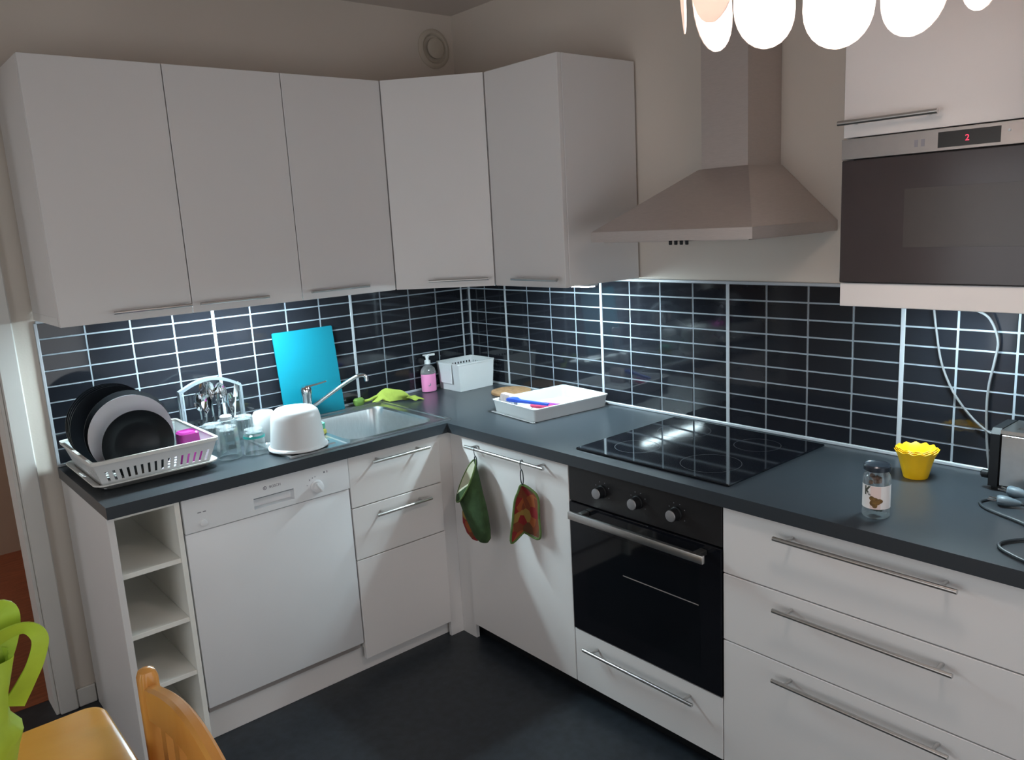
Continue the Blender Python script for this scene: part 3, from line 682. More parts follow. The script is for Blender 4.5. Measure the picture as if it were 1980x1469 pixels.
# ------------------------------------------------------------------ pendant lamp
PC = Vector((-1.093, -2.430, 1.934)); PR = 0.222
t = thing('pendant_lamp', 'flower-shaped pendant lamp with glowing white petals', 'lamp', (PC.x, PC.y, PC.z))
def petal(a, rt_, zt, rb, ztop, half, curl):
    """rounded tongue: tip (radius rt_, height zt) up to its root (radius rb, height ztop)"""
    er = Vector((math.cos(a), math.sin(a), 0)); et = Vector((-math.sin(a), math.cos(a), 0))
    NU, NV = 14, 10
    def P(i, j, off):
        v = (i / NU) ** 1.7
        z = zt + (ztop - zt) * v
        r = rt_ + (rb - rt_) * v + curl * math.sin(PI * v)
        wv = half * (max(0.0, 1 - (1 - min(1, v / 0.26)) ** 2.2)) ** 0.5 if v < 0.26 else half * (1 - 0.25 * (v - 0.26))
        s = -1 + 2 * j / NV
        return PC + er * (r - 0.35 * (s * wv) ** 2 / max(r, .05) * 1.2 + off) + et * (s * max(wv, 0.004)) + Vector((0, 0, z))
    bm = nb(); G = {}
    for k, off in enumerate((0.0, 0.0016)):
        for i in range(NU + 1):
            for j in range(NV + 1): G[(k, i, j)] = bm.verts.new(P(i, j, off))
    for k in (0, 1):
        for i in range(NU):
            for j in range(NV): bm.faces.new((G[(k, i, j)], G[(k, i + 1, j)], G[(k, i + 1, j + 1)], G[(k, i, j + 1)]))
    for i in range(NU):
        for j in (0, NV): bm.faces.new((G[(0, i, j)], G[(0, i + 1, j)], G[(1, i + 1, j)], G[(1, i, j)]))
    for j in range(NV):
        for i in (0, NU): bm.faces.new((G[(0, i, j)], G[(0, i, j + 1)], G[(1, i, j + 1)], G[(1, i, j)]))
    return bm
view = math.atan2(PC.y - CAM.y, PC.x - CAM.x)
NPET = 11
for i in range(NPET):
    a = view + math.radians(-1) + 2 * PI * i / NPET
    mk('petal', petal(a, PR + 0.012 * (i % 2), 0.0 + 0.012 * (i % 2), 0.16, 0.30, 0.062, 0.035), 'petal', t)
for i in range(10):
    a = view + math.radians(16) + 2 * PI * i / 10
    mk('petal', petal(a, 0.225, 0.16, 0.10, 0.38, 0.07, 0.04), 'petal', t)
mk('opal_globe', lt([(0.01, -0.085)] + [(0.0855 * math.sin(PI * k / 12), -0.0855 * math.cos(PI * k / 12)) for k in range(1, 10)] + [(0.03, 0.075)], (PC.x, PC.y, PC.z + 0.15), 24), 'bulb_lit', t)
mk('socket', lt([(0.03, 0.060), (0.034, 0.065), (0.03, 0.12), (0.008, 0.14)], (PC.x, PC.y, PC.z + 0.17), 16), 'plastic_white', t)
mk('cord', tb([(PC.x, PC.y, PC.z + 0.30), (PC.x, PC.y, CEIL - 0.03)], 0.003, 8), 'plastic_white', t)
mk('ceiling_cup', lt([(0.012, -0.06), (0.045, -0.03), (0.05, -0.001)], (PC.x, PC.y, CEIL), 24), 'plastic_white', t)

# ------------------------------------------------------------------ wall vent
t = thing('air_vent', 'round white air vent high on the wall in the corner', 'vent', (-0.109, 0, 2.435))
def vent_part(name, prof):
    bm = lt(prof, n=32); bm.transform(Matrix.Translation((-0.109, 0, 2.435)) @ Matrix.Rotation(PI / 2, 4, 'X')); return mk(name, bm, 'vent_paint', t)
vent_part('collar', [(0.085, 0.0), (0.085, 0.004), (0.075, 0.012), (0.066, 0.013), (0.058, 0.004), (0.056, 0.001)])
vent_part('disc', [(0.010, 0.001), (0.010, 0.010), (0.044, 0.014), (0.044, 0.020), (0.036, 0.024)])

# ------------------------------------------------------------------ dish rack and plates
RK = (-1.842, -1.458, -0.468, -0.055)   # rim x0 x1 y0 y1
t = thing('dish_rack', 'white plastic dish rack holding plates on the worktop', 'dish rack', ((RK[0] + RK[1]) / 2, (RK[2] + RK[3]) / 2, ZC))
rcx, rcy, rw, rd = (RK[0] + RK[1]) / 2, (RK[2] + RK[3]) / 2, RK[1] - RK[0], RK[3] - RK[2]
mk('drip_tray', container(rcx, rcy, rw - 0.004, rd + 0.0, ZC + 0.0008, ZC + 0.026, 0.03, 0.003, 0.03, 0.004), 'plastic_cream', t)
zb, zt = ZC + 0.006, ZC + 0.100
lo = (RK[0] + 0.030, RK[1] - 0.030, RK[2] + 0.030, RK[3] - 0.030)
corners_b = [(lo[0], lo[2]), (lo[1], lo[2]), (lo[1], lo[3]), (lo[0], lo[3])]
corners_t = [(RK[0], RK[2]), (RK[1], RK[2]), (RK[1], RK[3]), (RK[0], RK[3])]
for k in range(4):
    b0, b1 = Vector((*corners_b[k], zb)), Vector((*corners_b[(k + 1) % 4], zb)); t0, t1 = Vector((*corners_t[k], zt)), Vector((*corners_t[(k + 1) % 4], zt))
    nrm = (b1 - b0).cross(t0 - b0).normalized()
    n = 17 if k % 2 == 0 else 19
    us = sorted(set([0, 1] + [round((i + o) / n, 5) for i in range(1, n) for o in (0, 0.38)]))
    vs = [0, 0.25, 0.62, 1]
    def ins(u, v, n=n): return not (0.25 < v < 0.62 and 1 / n < u < 1 and (u * n) % 1 < 0.38)
    bm = cells(nb(), us, vs, ins, -0.0012, 0.0012, lambda u, v, w_: (b0.lerp(b1, u)).lerp(t0.lerp(t1, u), v) + nrm * w_)
    mk('rack_wall', bm, 'plastic_white', t)
bm = nb(); loft(bm, [rrect(rcx, rcy, rw - 0.006, rd - 0.006, 0.012, zt - 0.003), rrect(rcx, rcy, rw + 0.012, rd + 0.012, 0.016, zt - 0.008), rrect(rcx, rcy, rw + 0.014, rd + 0.014, 0.016, zt + 0.003),
                     rrect(rcx, rcy, rw - 0.006, rd - 0.006, 0.012, zt + 0.003), rrect(rcx, rcy, rw - 0.006, rd - 0.006, 0.012, zt - 0.003)], False, False)
mk('rim', bm, 'plastic_cream', t)
for i in range(11):
    y = lo[2] + 0.012 + i * (lo[3] - lo[2] - 0.024) / 10
    mk('floor_slat', bx(lo[0], lo[1], y - 0.004, y + 0.004, zb - 0.001, zb + 0.003), 'plastic_white', t)

def plate(label, cx, y, R, mat, tilt=0.05, group=None, z0=ZC + 0.0095):
    prof = [(R * 0.55, 0.002), (R * 0.60, 0.0), (R * 0.66, 0.006), (R, 0.020), (R, 0.0235), (R * 0.66, 0.011), (R * 0.60, 0.0075), (R * 0.2, 0.0065)]
    bm = lt(prof, n=56)
    # faces up (+z) -> face toward -y, lean the top back
    M = Matrix.Translation((cx, y, z0 + R * math.cos(tilt))) @ Matrix.Rotation(-tilt, 4, 'X') @ Matrix.Rotation(PI / 2, 4, 'X')
    bm.transform(M)
    return tag(mk('plate', bm, mat, loc=(cx, y, z0), smooth=50), label, 'plate', group)
plate('small black side plate standing at the front of the dish rack', -1.688, -0.395, 0.110, 'plate_black')
plate('large white dinner plate standing in the dish rack', -1.690, -0.335, 0.131, 'plate_white')
plate('black dinner plate directly behind the white plate in the rack', -1.686, -0.295, 0.136, 'plate_black')
for i, y in enumerate((-0.215, -0.190, -0.165, -0.140)):
    plate(('large black dinner plate in the rack two places behind the white plate', 'large black dinner plate third from the back of the rack', 'large black dinner plate second from the back of the rack', 'rearmost large black dinner plate in the dish rack')[i] if i else 'large black dinner plate foremost of the four at the back of the rack', -1.705 + 0.001 * i, y, 0.140, 'plate_black', group='black plates at the back of the dish rack')

t = thing('tumbler', 'pink plastic tumbler upside down in the dish rack', 'cup', (-1.522, -0.375, ZC + 0.01))
bm = nb(); PX, PY = -1.522, -0.375
loft(bm, [rrect(PX, PY, 0.078, 0.078, 0.02, ZC + 0.0095), rrect(PX, PY, 0.066, 0.066, 0.018, ZC + 0.116), rrect(PX, PY, 0.054, 0.054, 0.014, ZC + 0.122), rrect(PX, PY, 0.048, 0.048, 0.012, ZC + 0.117),
          rrect(PX, PY, 0.062, 0.062, 0.016, ZC + 0.112), rrect(PX, PY, 0.072, 0.072, 0.018, ZC + 0.0095)], False, False)
loft(bm, [rrect(PX, PY, 0.048, 0.048, 0.012, ZC + 0.117), rrect(PX, PY, 0.020, 0.020, 0.009, ZC + 0.117)], False, True)
mk('cup_wall', bm, 'plastic_pink', t)
tg = thing('glass', 'clear glass standing at the back of the dish rack', 'glass', (-1.515, -0.13, ZC + 0.01))
mk('glass_wall', lt([(0.0, 0), (0.030, 0), (0.036, 0.098), (0.0345, 0.099), (0.0285, 0.006), (0.0, 0.006)][1:5], (-1.52, -0.125, ZC + 0.010), 28, cap0=True, cap1=True), 'glass_clear', tg)

# ------------------------------------------------------------------ cutlery basket and cutlery
CB = (-1.452, -1.215, -0.172, -0.062)
t = thing('cutlery_basket', 'grey plastic cutlery basket with an arched handle', 'basket', ((CB[0] + CB[1]) / 2, (CB[2] + CB[3]) / 2, ZC))
c4 = [(CB[0], CB[2]), (CB[1], CB[2]), (CB[1], CB[3]), (CB[0], CB[3])]
for k in range(4):
    a, b_ = Vector((*c4[k], 0)), Vector((*c4[(k + 1) % 4], 0)); nrm = (b_ - a).cross(Vector((0, 0, 1))).normalized(); n = 15 if k % 2 == 0 else 7
    us = sorted(set([0, 1] + [round((i + o) / n, 5) for i in range(1, n) for o in (0, 0.45)])); vs = [0, 0.35, 0.86, 1]
    def ins2(u, v, n=n): return not (0.35 < v < 0.86 and 1 / n < u and (u * n) % 1 < 0.45)
    bm = cells(nb(), us, vs, ins2, -0.001, 0.001, lambda u, v, w_: a.lerp(b_, u) + nrm * w_ + Vector((0, 0, ZC + 0.001 + 0.078 * v)))
    mk('basket_wall', bm, 'plastic_grey', t)
mk('basket_floor', bx(CB[0], CB[1], CB[2], CB[3], ZC + 0.001, ZC + 0.004), 'plastic_grey', t)
bm = nb(); loft(bm, [rrect((CB[0] + CB[1]) / 2, (CB[2] + CB[3]) / 2, CB[1] - CB[0] + a, CB[3] - CB[2] + a, 0.006, z) for a, z in ((0.0, ZC + .073), (0.012, ZC + .073), (0.012, ZC + .081), (-0.004, ZC + .081), (-0.004, ZC + .073))], False, False)
mk('rim', bm, 'plastic_grey', t)
yh = (CB[2] + CB[3]) / 2
bm = nb()
pts = spline([(CB[0] - 0.002, yh, ZC + 0.205), (CB[0] + 0.06, yh, ZC + 0.232), ((CB[0] + CB[1]) / 2, yh, ZC + 0.242), (CB[1] - 0.06, yh, ZC + 0.228), (CB[1] - 0.006, yh, ZC + 0.200)], 6)
L = []
for p in pts: L.append([p + Vector((0, dy, dz)) for dy, dz in ((-.011, -.006), (.011, -.006), (.011, .006), (-.011, .006))])
loft(bm, L)
for xx, ztop in ((CB[0] + 0.002, 0.205), (CB[1] - 0.008, 0.200)):
    for dy in (-0.010, 0.010): box(bm, xx - 0.004, xx + 0.004, yh + dy - 0.004, yh + dy + 0.004, ZC + 0.06, ZC + ztop)
mk('handle', bm, 'plastic_grey', t)
def spoon(x, y, zt, tilt, ax, big=1.0):
    bm = nb()
    prof = [(0.0015, -0.17), (0.0035, -0.165), (0.0028, -0.08), (0.0022, -0.045), (0.005, -0.036)]
    L = []
    for w_, th, z in ((.005, .0012, -.165), (.0075, .0012, -.15), (.004, .0012, -.09), (.003, .0014, -.045), (.010, .0012, -.034), (.018, .0012, -.018), (.020, .0012, 0.0), (.016, .0012, .018), (.006, .001, .027)):
        w_ *= big; bow = 0.006 * max(0, 1 - ((z) / 0.035) ** 2) if z > -0.036 else 0
        L.append([Vector((s * w_ * 0.9, (bow if abs(s) < .6 else 0) + th * o, z)) for s, o in ((-1, 0), (-.5, -1), (.5, -1), (1, 0), (.5, 1), (-.5, 1))])
    loft(bm, L)
    bm.transform(Matrix.Translation((x, y, zt)) @ Matrix.Rotation(tilt, 4, 'Y') @ Matrix.Rotation(ax, 4, 'Z'))
    return bm
def fork(x, y, zt, tilt, ax):
    bm = nb(); box(bm, -.004, .004, -.001, .001, -.165, -.085); box(bm, -.0028, .0028, -.001, .001, -.085, -.03); box(bm, -.011, .011, -.001, .001, -.03, -.012)
    for s in (-.0095, -.0032, .0032, .0095): box(bm, s - .0015, s + .0015, -.001, .001, -.012, .028)
    bm.transform(Matrix.Translation((x, y, zt)) @ Matrix.Rotation(tilt, 4, 'Y') @ Matrix.Rotation(ax, 4, 'Z')); return bm
sp = [(-1.385, -0.118, ZC + .168, -.06, .2, 1.15), (-1.362, -0.135, ZC + .160, .1, -.5, 1.05), (-1.335, -0.110, ZC + .200, -.02, .3, 1.1), (-1.318, -0.140, ZC + .160, .05, .8, 1.0),
      (-1.300, -0.112, ZC + .192, .12, -.2, 1.1), (-1.275, -0.135, ZC + .150, -.1, .6, 0.9), (-1.350, -0.095, ZC + .205, .06, -.1, 1.1), (-1.258, -0.105, ZC + .145, .02, .1, 1.0)]
for (x, y, z, ti, ax, bg) in sp:
    tag(mk('spoon', spoon(x, y, z, ti, ax, bg), 'chrome', loc=(x, y, ZC + 0.005)), 'steel spoon standing head-up in the grey cutlery basket', 'spoon', 'spoons in the cutlery basket')
tag(mk('fork', fork(-1.292, -0.135, ZC + .175, -.05, .3), 'chrome', loc=(-1.292, -0.135, ZC + .005)), 'steel fork among the spoons in the cutlery basket', 'fork')
tag(mk('fork', fork(-1.240, -0.120, ZC + .185, .16, .5), 'plastic_white', loc=(-1.26, -0.12, ZC + .005)), 'pale plastic fork leaning out at the right of the cutlery basket', 'fork')

# ------------------------------------------------------------------ drinking glasses
def tumbler(label, x, y, r, h, seg=10, z=ZC):
    prof = [(r, 0), (r * 0.99, 0.004), (r * 0.84, h - 0.012), (r * 0.80, h), (r * 0.70, h - 0.003), (r * 0.68, h - 0.010), (r * 0.74, h - 0.016), (r * 0.93, 0.003), (r * 0.95, 0)]
    bm = lt(prof[:5], (x, y, z + 0.0006), seg, cap0=False, cap1=True); lathe(bm, prof[5:], (x, y, z + 0.0006), seg, cap0=True, cap1=False)
    # join the mouth ring
    return tag(mk('drinking_glass', bm, 'glass_clear', loc=(x, y, z), smooth=20), label, 'glass', 'drinking glasses upside down by the sink')
def mug_glass(x, y, r, h, seg, z=ZC):
    # upturned thick tumbler: closed shell (outer wall, base, inner wall)
    n = seg; L = []
    for rr, zz in ((r, 0.0008), (r * 0.98, 0.006), (r * 0.83, h - 0.006), (r * 0.78, h), (r * 0.40, h), (r * 0.40, h - 0.004)): L.append((rr, zz))
    for rr, zz in ((r * 0.70, h - 0.012), (r * 0.90, 0.006), (r * 0.92, 0.0008)): L.append((rr, zz))
    bm = nb(); loops = [[(x + rr * math.cos(2 * PI * (k + .5) / n), y + rr * math.sin(2 * PI * (k + .5) / n), z + zz) for k in range(n)] for rr, zz in L]
    outer = loops[:4]; inner = loops[6:]
    loft(bm, outer, False, True); loft(bm, inner, True, False)
    vs = list(bm.verts)
    o0 = vs[0:n]; i_last = vs[len(vs) - n:]
    for k in range(n): bm.faces.new((o0[k], o0[(k + 1) % n], i_last[(k + 1) % n], i_last[k]))
    return bm
def glass(label, x, y, r, h, seg=10):
    return tag(mk('drinking_glass', mug_glass(x, y, r, h, seg), 'glass_clear', loc=(x, y, ZC), smooth=18), label, 'glass', 'drinking glasses by the sink')
glass('faceted drinking glass nearest the front edge, upside down by the rack', -1.392, -0.387, 0.042, 0.112, 8)
glass('faceted drinking glass behind the front one, beside the rack corner', -1.405, -0.285, 0.040, 0.108, 8)
glass('faceted drinking glass below the cutlery basket, topped by a white lid', -1.342, -0.255, 0.040, 0.106, 8)
glass('faceted drinking glass in the rear row next to the white cup', -1.275, -0.245, 0.040, 0.106, 8)
t = thing('jam_glass', 'rounded clear glass with a teal ring beside the white bowl', 'glass', (-1.305, -0.405, ZC))
mk('glass_wall', mug_glass(-1.305, -0.405, 0.040, 0.088, 28), 'glass_clear', t)
bm = nb(); loft(bm, [[(-1.305 + r_ * math.cos(2 * PI * k / 28), -0.405 + r_ * math.sin(2 * PI * k / 28), ZC + z) for k in range(28)] for r_, z in ((.0372, .058), (.0367, .066))], False, False)
mk('ring', bm, 'teal', t)
tag(mk('lid', lt([(0.020, 0), (0.021, 0.002), (0.021, 0.012), (0.017, 0.016)], (-1.342, -0.255, ZC + 0.1065), 28), 'plastic_white', loc=(-1.342, -0.255, ZC + 0.1065)), 'small white lid on top of a drinking glass', 'lid')
tag(mk('cup', lt([(0.046, 0.0006), (0.047, 0.004), (0.040, 0.098), (0.034, 0.108), (0.012, 0.110)], (-1.205, -0.268, ZC + 0.0035), 32), 'plastic_white', loc=(-1.205, -0.268, ZC)), 'white plastic cup upside down behind the white bowl', 'cup')
tag(mk('mixing_bowl', lt([(0.103, 0.0), (0.105, 0.003), (0.103, 0.008), (0.096, 0.012), (0.091, 0.06), (0.086, 0.11), (0.080, 0.130), (0.066, 0.142), (0.045, 0.146), (0.02, 0.1465)], (-1.178, -0.482, ZC + 0.0085), 48), 'plastic_white', loc=(-1.178, -0.482, ZC + 0.0085)),
    'white plastic bowl turned upside down on the drainer', 'bowl')
t = thing('sponge', 'green and yellow washing-up sponge on the drainer', 'sponge', (-1.00, -0.36, ZC + 0.008))
mk('foam', bx(-1.055, -1.022, -0.405, -0.335, ZC + 0.008, ZC + 0.028, bev=0.004), 'sponge_yellow', t)
mk('scourer', bx(-1.055, -1.024, -0.402, -0.338, ZC + 0.0282, ZC + 0.055, bev=0.005), 'sponge_green', t)

# chopping board leaning on the tiles
bm = nb(); bl = rrect(0, 0, 0.270, 0.366, 0.006, 0); 
loft(bm, [[p + Vector((0, 0, z)) for p in bl] for z in (-0.003, 0.003)])
yb, yt, zz0, zz1 = -0.064, -0.016, ZC + 0.0015, 1.262
tl = math.atan2(yt - yb, zz1 - zz0)
bm.transform(Matrix.Translation((-0.893, (yb + yt) / 2, (zz0 + zz1) / 2)) @ Matrix.Rotation(-tl, 4, 'X') @ Matrix.Rotation(PI / 2, 4, 'X'))
tag(mk('chopping_board', bm, 'board_blue', loc=(-0.893, -0.06, ZC)), 'turquoise plastic chopping board leaning on the tiles', 'chopping board')

# cleaning cloth and the green brush beside it
def cloth_bm():
    bm = nb(); NU, NV = 26, 12; G = {}
    spine = spline([(-0.585, -0.075, 0.012), (-0.555, -0.085, 0.050), (-0.535, -0.115, 0.058), (-0.510, -0.135, 0.030), (-0.480, -0.150, 0.020), (-0.455, -0.165, 0.014)], 6)
    n = len(spine)
    for k, off in enumerate((0.0, 0.0025)):
        for i, p in enumerate(spine):
            u = i / (n - 1); wd = 0.036 + 0.030 * math.sin(PI * min(1, u * 1.3)) * (1 - 0.35 * u)
            for j in range(NV + 1):
                s = -1 + 2 * j / NV
                z = p.z * (1 - 0.8 * s * s) + 0.004 * math.sin(5 * s + 9 * u) * (1 - abs(s)) + 0.003 * math.sin(14 * u + 3 * s)
                G[(k, i, j)] = bm.verts.new((p.x + s * wd * 0.75, p.y - s * wd * 0.75 + 0.01 * math.sin(7 * u), ZC + max(0.001, z) + off))
    for k in (0, 1):
        for i in range(n - 1):
            for j in range(NV): bm.faces.new((G[(k, i, j)], G[(k, i + 1, j)], G[(k, i + 1, j + 1)], G[(k, i, j + 1)]))
    for i in range(n - 1):
        for j in (0, NV): bm.faces.new((G[(0, i, j)], G[(0, i + 1, j)], G[(1, i + 1, j)], G[(1, i, j)]))
    for j in range(NV):
        for i in (0, n - 1): bm.faces.new((G[(0, i, j)], G[(0, i, j + 1)], G[(1, i, j + 1)], G[(1, i, j)]))
    return bm
tag(mk('cleaning_cloth', cloth_bm(), 'cloth_green', loc=(-0.52, -0.12, ZC), smooth=60), 'crumpled lime green cleaning cloth behind the sink', 'cloth')
t = thing('washing_brush', 'green washing-up brush lying beside the lime cloth', 'brush', (-0.66, -0.04, ZC))
mk('handle', tb(spline([(-0.650, -0.036, ZC + 0.014), (-0.625, -0.044, ZC + 0.016), (-0.595, -0.05, ZC + 0.026), (-0.57, -0.055, ZC + 0.030)], 5), [0.006] * 15 + [0.007], 10), 'cloth_green', t)
bm = nb(); loft(bm, [rrect(-0.672, -0.036, w_, d_, min(w_, d_) * .45, ZC + z, 4) for w_, d_, z in ((.040, .024, .001), (.050, .030, .012), (.052, .030, .024), (.036, .020, .032))])
mk('head', bm, 'brush_green', t)

# ------------------------------------------------------------------ soap, basket, trivet
t = thing('soap_dispenser', 'clear pump bottle with pink soap by the corner', 'bottle', (-0.308, -0.055, ZC))
SXY = (-0.308, -0.055)
def ell(prof, sy=0.72, n=28, c=SXY):
    bm = nb(); loft(bm, [[(c[0] + r * math.cos(2 * PI * k / n), c[1] + sy * r * math.sin(2 * PI * k / n), ZC + z) for k in range(n)] for r, z in prof]); return bm
mk('liquid', ell([(0.036, 0.003), (0.0375, 0.006), (0.0375, 0.084)]), 'soap_liquid', t)
mk('bottle_wall', ell([(0.0385, 0.085), (0.0385, 0.094), (0.034, 0.108), (0.022, 0.120), (0.013, 0.125), (0.013, 0.130)]), 'soap_plastic', t)
mk('pump', lt([(0.014, 0.1305), (0.014, 0.146), (0.007, 0.148), (0.007, 0.160), (0.010, 0.161), (0.010, 0.170), (0.004, 0.174)], (SXY[0], SXY[1], ZC), 20), 'plastic_white', t)
bm = nb(); loft(bm, [[(SXY[0] + x, SXY[1] + y, ZC + z) for y, z in ((-.006, .166), (.006, .166), (.005, .175), (-.005, .175))] for x in (-0.004, 0.040)]); box(bm, SXY[0] - .02, SXY[0] - .004, SXY[1] - .006, SXY[1] + .006, ZC + .169, ZC + .175)
mk('nozzle', bm, 'plastic_white', t)
bm = nb(); box(bm, SXY[0] - .020, SXY[0] - .008, SXY[1] - .0262, SXY[1] - .0255, ZC + .030, ZC + .034); box(bm, SXY[0] - .012, SXY[0] - .008, SXY[1] - .0266, SXY[1] - .0258, ZC + .034, ZC + .042)
mk('print', bm, 'print_grey', t)

t = thing('storage_basket', 'white open plastic storage basket in the corner', 'basket', (-0.14, -0.125, ZC), rz=0.02)
BW, BDp, BH = 0.205, 0.172, 0.128
bcx, bcy = -0.140, -0.122
c4b = [(bcx - BW / 2 + .008, bcy - BDp / 2 + .008), (bcx + BW / 2 - .008, bcy - BDp / 2 + .008), (bcx + BW / 2 - .008, bcy + BDp / 2 - .008), (bcx - BW / 2 + .008, bcy + BDp / 2 - .008)]
c4t = [(bcx - BW / 2, bcy - BDp / 2), (bcx + BW / 2, bcy - BDp / 2), (bcx + BW / 2, bcy + BDp / 2), (bcx - BW / 2, bcy + BDp / 2)]
for k in range(4):
    b0, b1 = Vector((*c4b[k], ZC + 0.001)), Vector((*c4b[(k + 1) % 4], ZC + 0.001)); t0, t1 = Vector((*c4t[k], ZC + BH)), Vector((*c4t[(k + 1) % 4], ZC + BH))
    nrm = (b1 - b0).cross(t0 - b0).normalized()
    if k in (0, 3):   # plain fronts
        bm = cells(nb(), [0, 1], [0, 1], lambda u, v: True, -0.0012, 0.0012, lambda u, v, w_: b0.lerp(b1, u).lerp(t0.lerp(t1, u), v) + nrm * w_)
    else:             # perforated walls
        nu, nv = (24, 13)
        us = [i / nu for i in range(nu + 1)]; vs = [j / nv for j in range(nv + 1)]
        def ins3(u, v): 
            i, j = int(u * nu), int(v * nv); return not (0 < i < nu - 1 and 1 < j < nv - 1 and (i + (j // 2 % 2)) % 2 == 0 and j % 2 == 0)
        bm = cells(nb(), us, vs, ins3, -0.0012, 0.0012, lambda u, v, w_: b0.lerp(b1, u).lerp(t0.lerp(t1, u), v) + nrm * w_)
    mk('basket_wall', bm, 'plastic_white', t)
mk('basket_floor', bx(c4b[0][0], c4b[1][0], c4b[0][1], c4b[2][1], ZC + 0.0012, ZC + 0.004), 'plastic_white', t)
bm = nb(); loft(bm, [rrect(bcx, bcy, BW + a, BDp + a, 0.012, z) for a, z in ((-.002, ZC + BH - .004), (.010, ZC + BH - .004), (.010, ZC + BH + .003), (-.004, ZC + BH + .003), (-.004, ZC + BH - .004))], False, False)
mk('rim', bm, 'plastic_white', t)
mk('grip_flap', bx(bcx - BW / 2 - .0075, bcx - BW / 2 - .004, bcy - 0.035, bcy + 0.060, ZC + 0.035, ZC + BH - .004, bev=0.001), 'plastic_white', t)
tag(mk('cork_trivet', lt([(0.088, 0.0005), (0.090, 0.002), (0.090, 0.010), (0.088, 0.0115)], (-0.103, -0.402, ZC), 40), 'cork', loc=(-0.103, -0.402, ZC)), 'round cork trivet partly under the white tray', 'trivet')

# ------------------------------------------------------------------ white tray with utensils
TR = math.atan2(-0.035, 0.38); TC = (-0.212, -0.775)
t = thing('plastic_tray', 'shallow white plastic tray beside the hob', 'tray', (TC[0], TC[1], ZC), rz=TR)
mk('tray_shell', container(0, 0, 0.372, 0.286, 0.001, 0.052, 0.014, 0.003, 0.006, 0.004), 'tray_white', t, world=False)
bm = bx(-0.198, -0.186, -0.145, 0.140, 0.0008, 0.004, bev=0.001)
mk('foot_lip', bm, 'tray_white', t, world=False)
RT = Matrix.Translation((TC[0], TC[1], ZC)) @ Matrix.Rotation(TR, 4, 'Z')
def tray_thing(name, label, cat, x, y):
    p = RT @ Vector((x, y, 0.004)); return thing(name, label, cat, p, TR)
s = tray_thing('sponge', 'pale pink sponge standing in the corner of the white tray', 'sponge', -0.135, 0.105)
bm = nb(); loft(bm, [rrect(0, 0, 0.035 + a, 0.080 + a, 0.012, z) for a, z in ((-.006, 0.0005), (0, .006), (0, .055), (-.008, .066))]); mk('foam', bm, 'sponge_pink', s, world=False)
s = tray_thing('dish_brush', 'blue washing-up brush with white bristles lying in the tray', 'brush', -0.135, 0.02)
bm = nb(); L = []
for (x, y, z, w_, h_) in ((-0.020, 0.058, 0.050, .010, .006), (-0.018, 0.045, 0.053, .016, .007), (-0.010, 0.015, 0.053, .016, .007), (-0.004, -0.004, 0.050, .008, .006), (0.02, -0.06, 0.048, .007, .0055), (0.045, -0.125, 0.046, .006, .005)):
    L.append([Vector((x - w_, y, z - h_)), Vector((x + w_, y + w_ * .3, z - h_)), Vector((x + w_, y + w_ * .3, z + h_)), Vector((x - w_, y, z + h_))])
loft(bm, L); bmesh.ops.bevel(bm, geom=bm.edges[:], offset=0.0018, segments=1, affect='EDGES'); mk('handle', bm, 'brush_blue', s, world=False)
bm = nb()
for i in range(5):
    for j in range(3):
        x, y = -0.024 + j * 0.009 + i * .001, 0.016 + i * 0.009; tube(bm, [(x, y, 0.046), (x - 0.003, y, 0.0175)], 0.0034, 6)
mk('bristles', bm, 'bristle', s, world=False)
s = tray_thing('spatula', 'red and violet handled kitchen tool lying in the tray', 'utensil', -0.085, -0.04)
bm = tb([(-0.020, 0.03, 0.030), (0.005, -0.02, 0.030), (0.030, -0.085, 0.029)], [0.008, 0.011, 0.012], 12); mk('handle', bm, 'brush_pink', s, world=False)
bm = tb([(-0.012, 0.012, 0.041), (0.010, -0.03, 0.043), (0.034, -0.086, 0.040)], [0.003, 0.005, 0.006], 8); mk('grip_stripe', bm, 'brush_violet', s, world=False)
bm = bx(-0.062, -0.018, 0.02, 0.06, 0.006, 0.026, bev=0.004); mk('blade', bm, 'plastic_white', s, world=False)
s = tray_thing('plastic_dish', 'milky white flat plastic dish lying in the tray', 'dish', 0.03, 0.02)
bm = nb(); loft(bm, [rrect(0, 0, 0.12 - a, 0.15 - a, 0.02, z) for a, z in ((0, 0.0005), (0, .012), (.012, .016), (.02, .012))]); mk('dish_shell', bm, 'tray_white', s, world=False)
s = tray_thing('knife', 'small steel knife lying in the tray', 'knife', 0.02, -0.105)
bm = nb(); L = [[Vector((x, y - h, 0.004 + z)), Vector((x, y + h, 0.004 + z)), Vector((x, y + h, 0.0055 + z)), Vector((x, y - h, 0.0055 + z))] for x, y, h, z in ((-0.10, 0, .006, 0), (-.02, 0, .008, 0), (.06, 0, .008, 0), (.10, .004, .001, 0))]
loft(bm, L); mk('blade', bm, 'chrome', s, world=False)

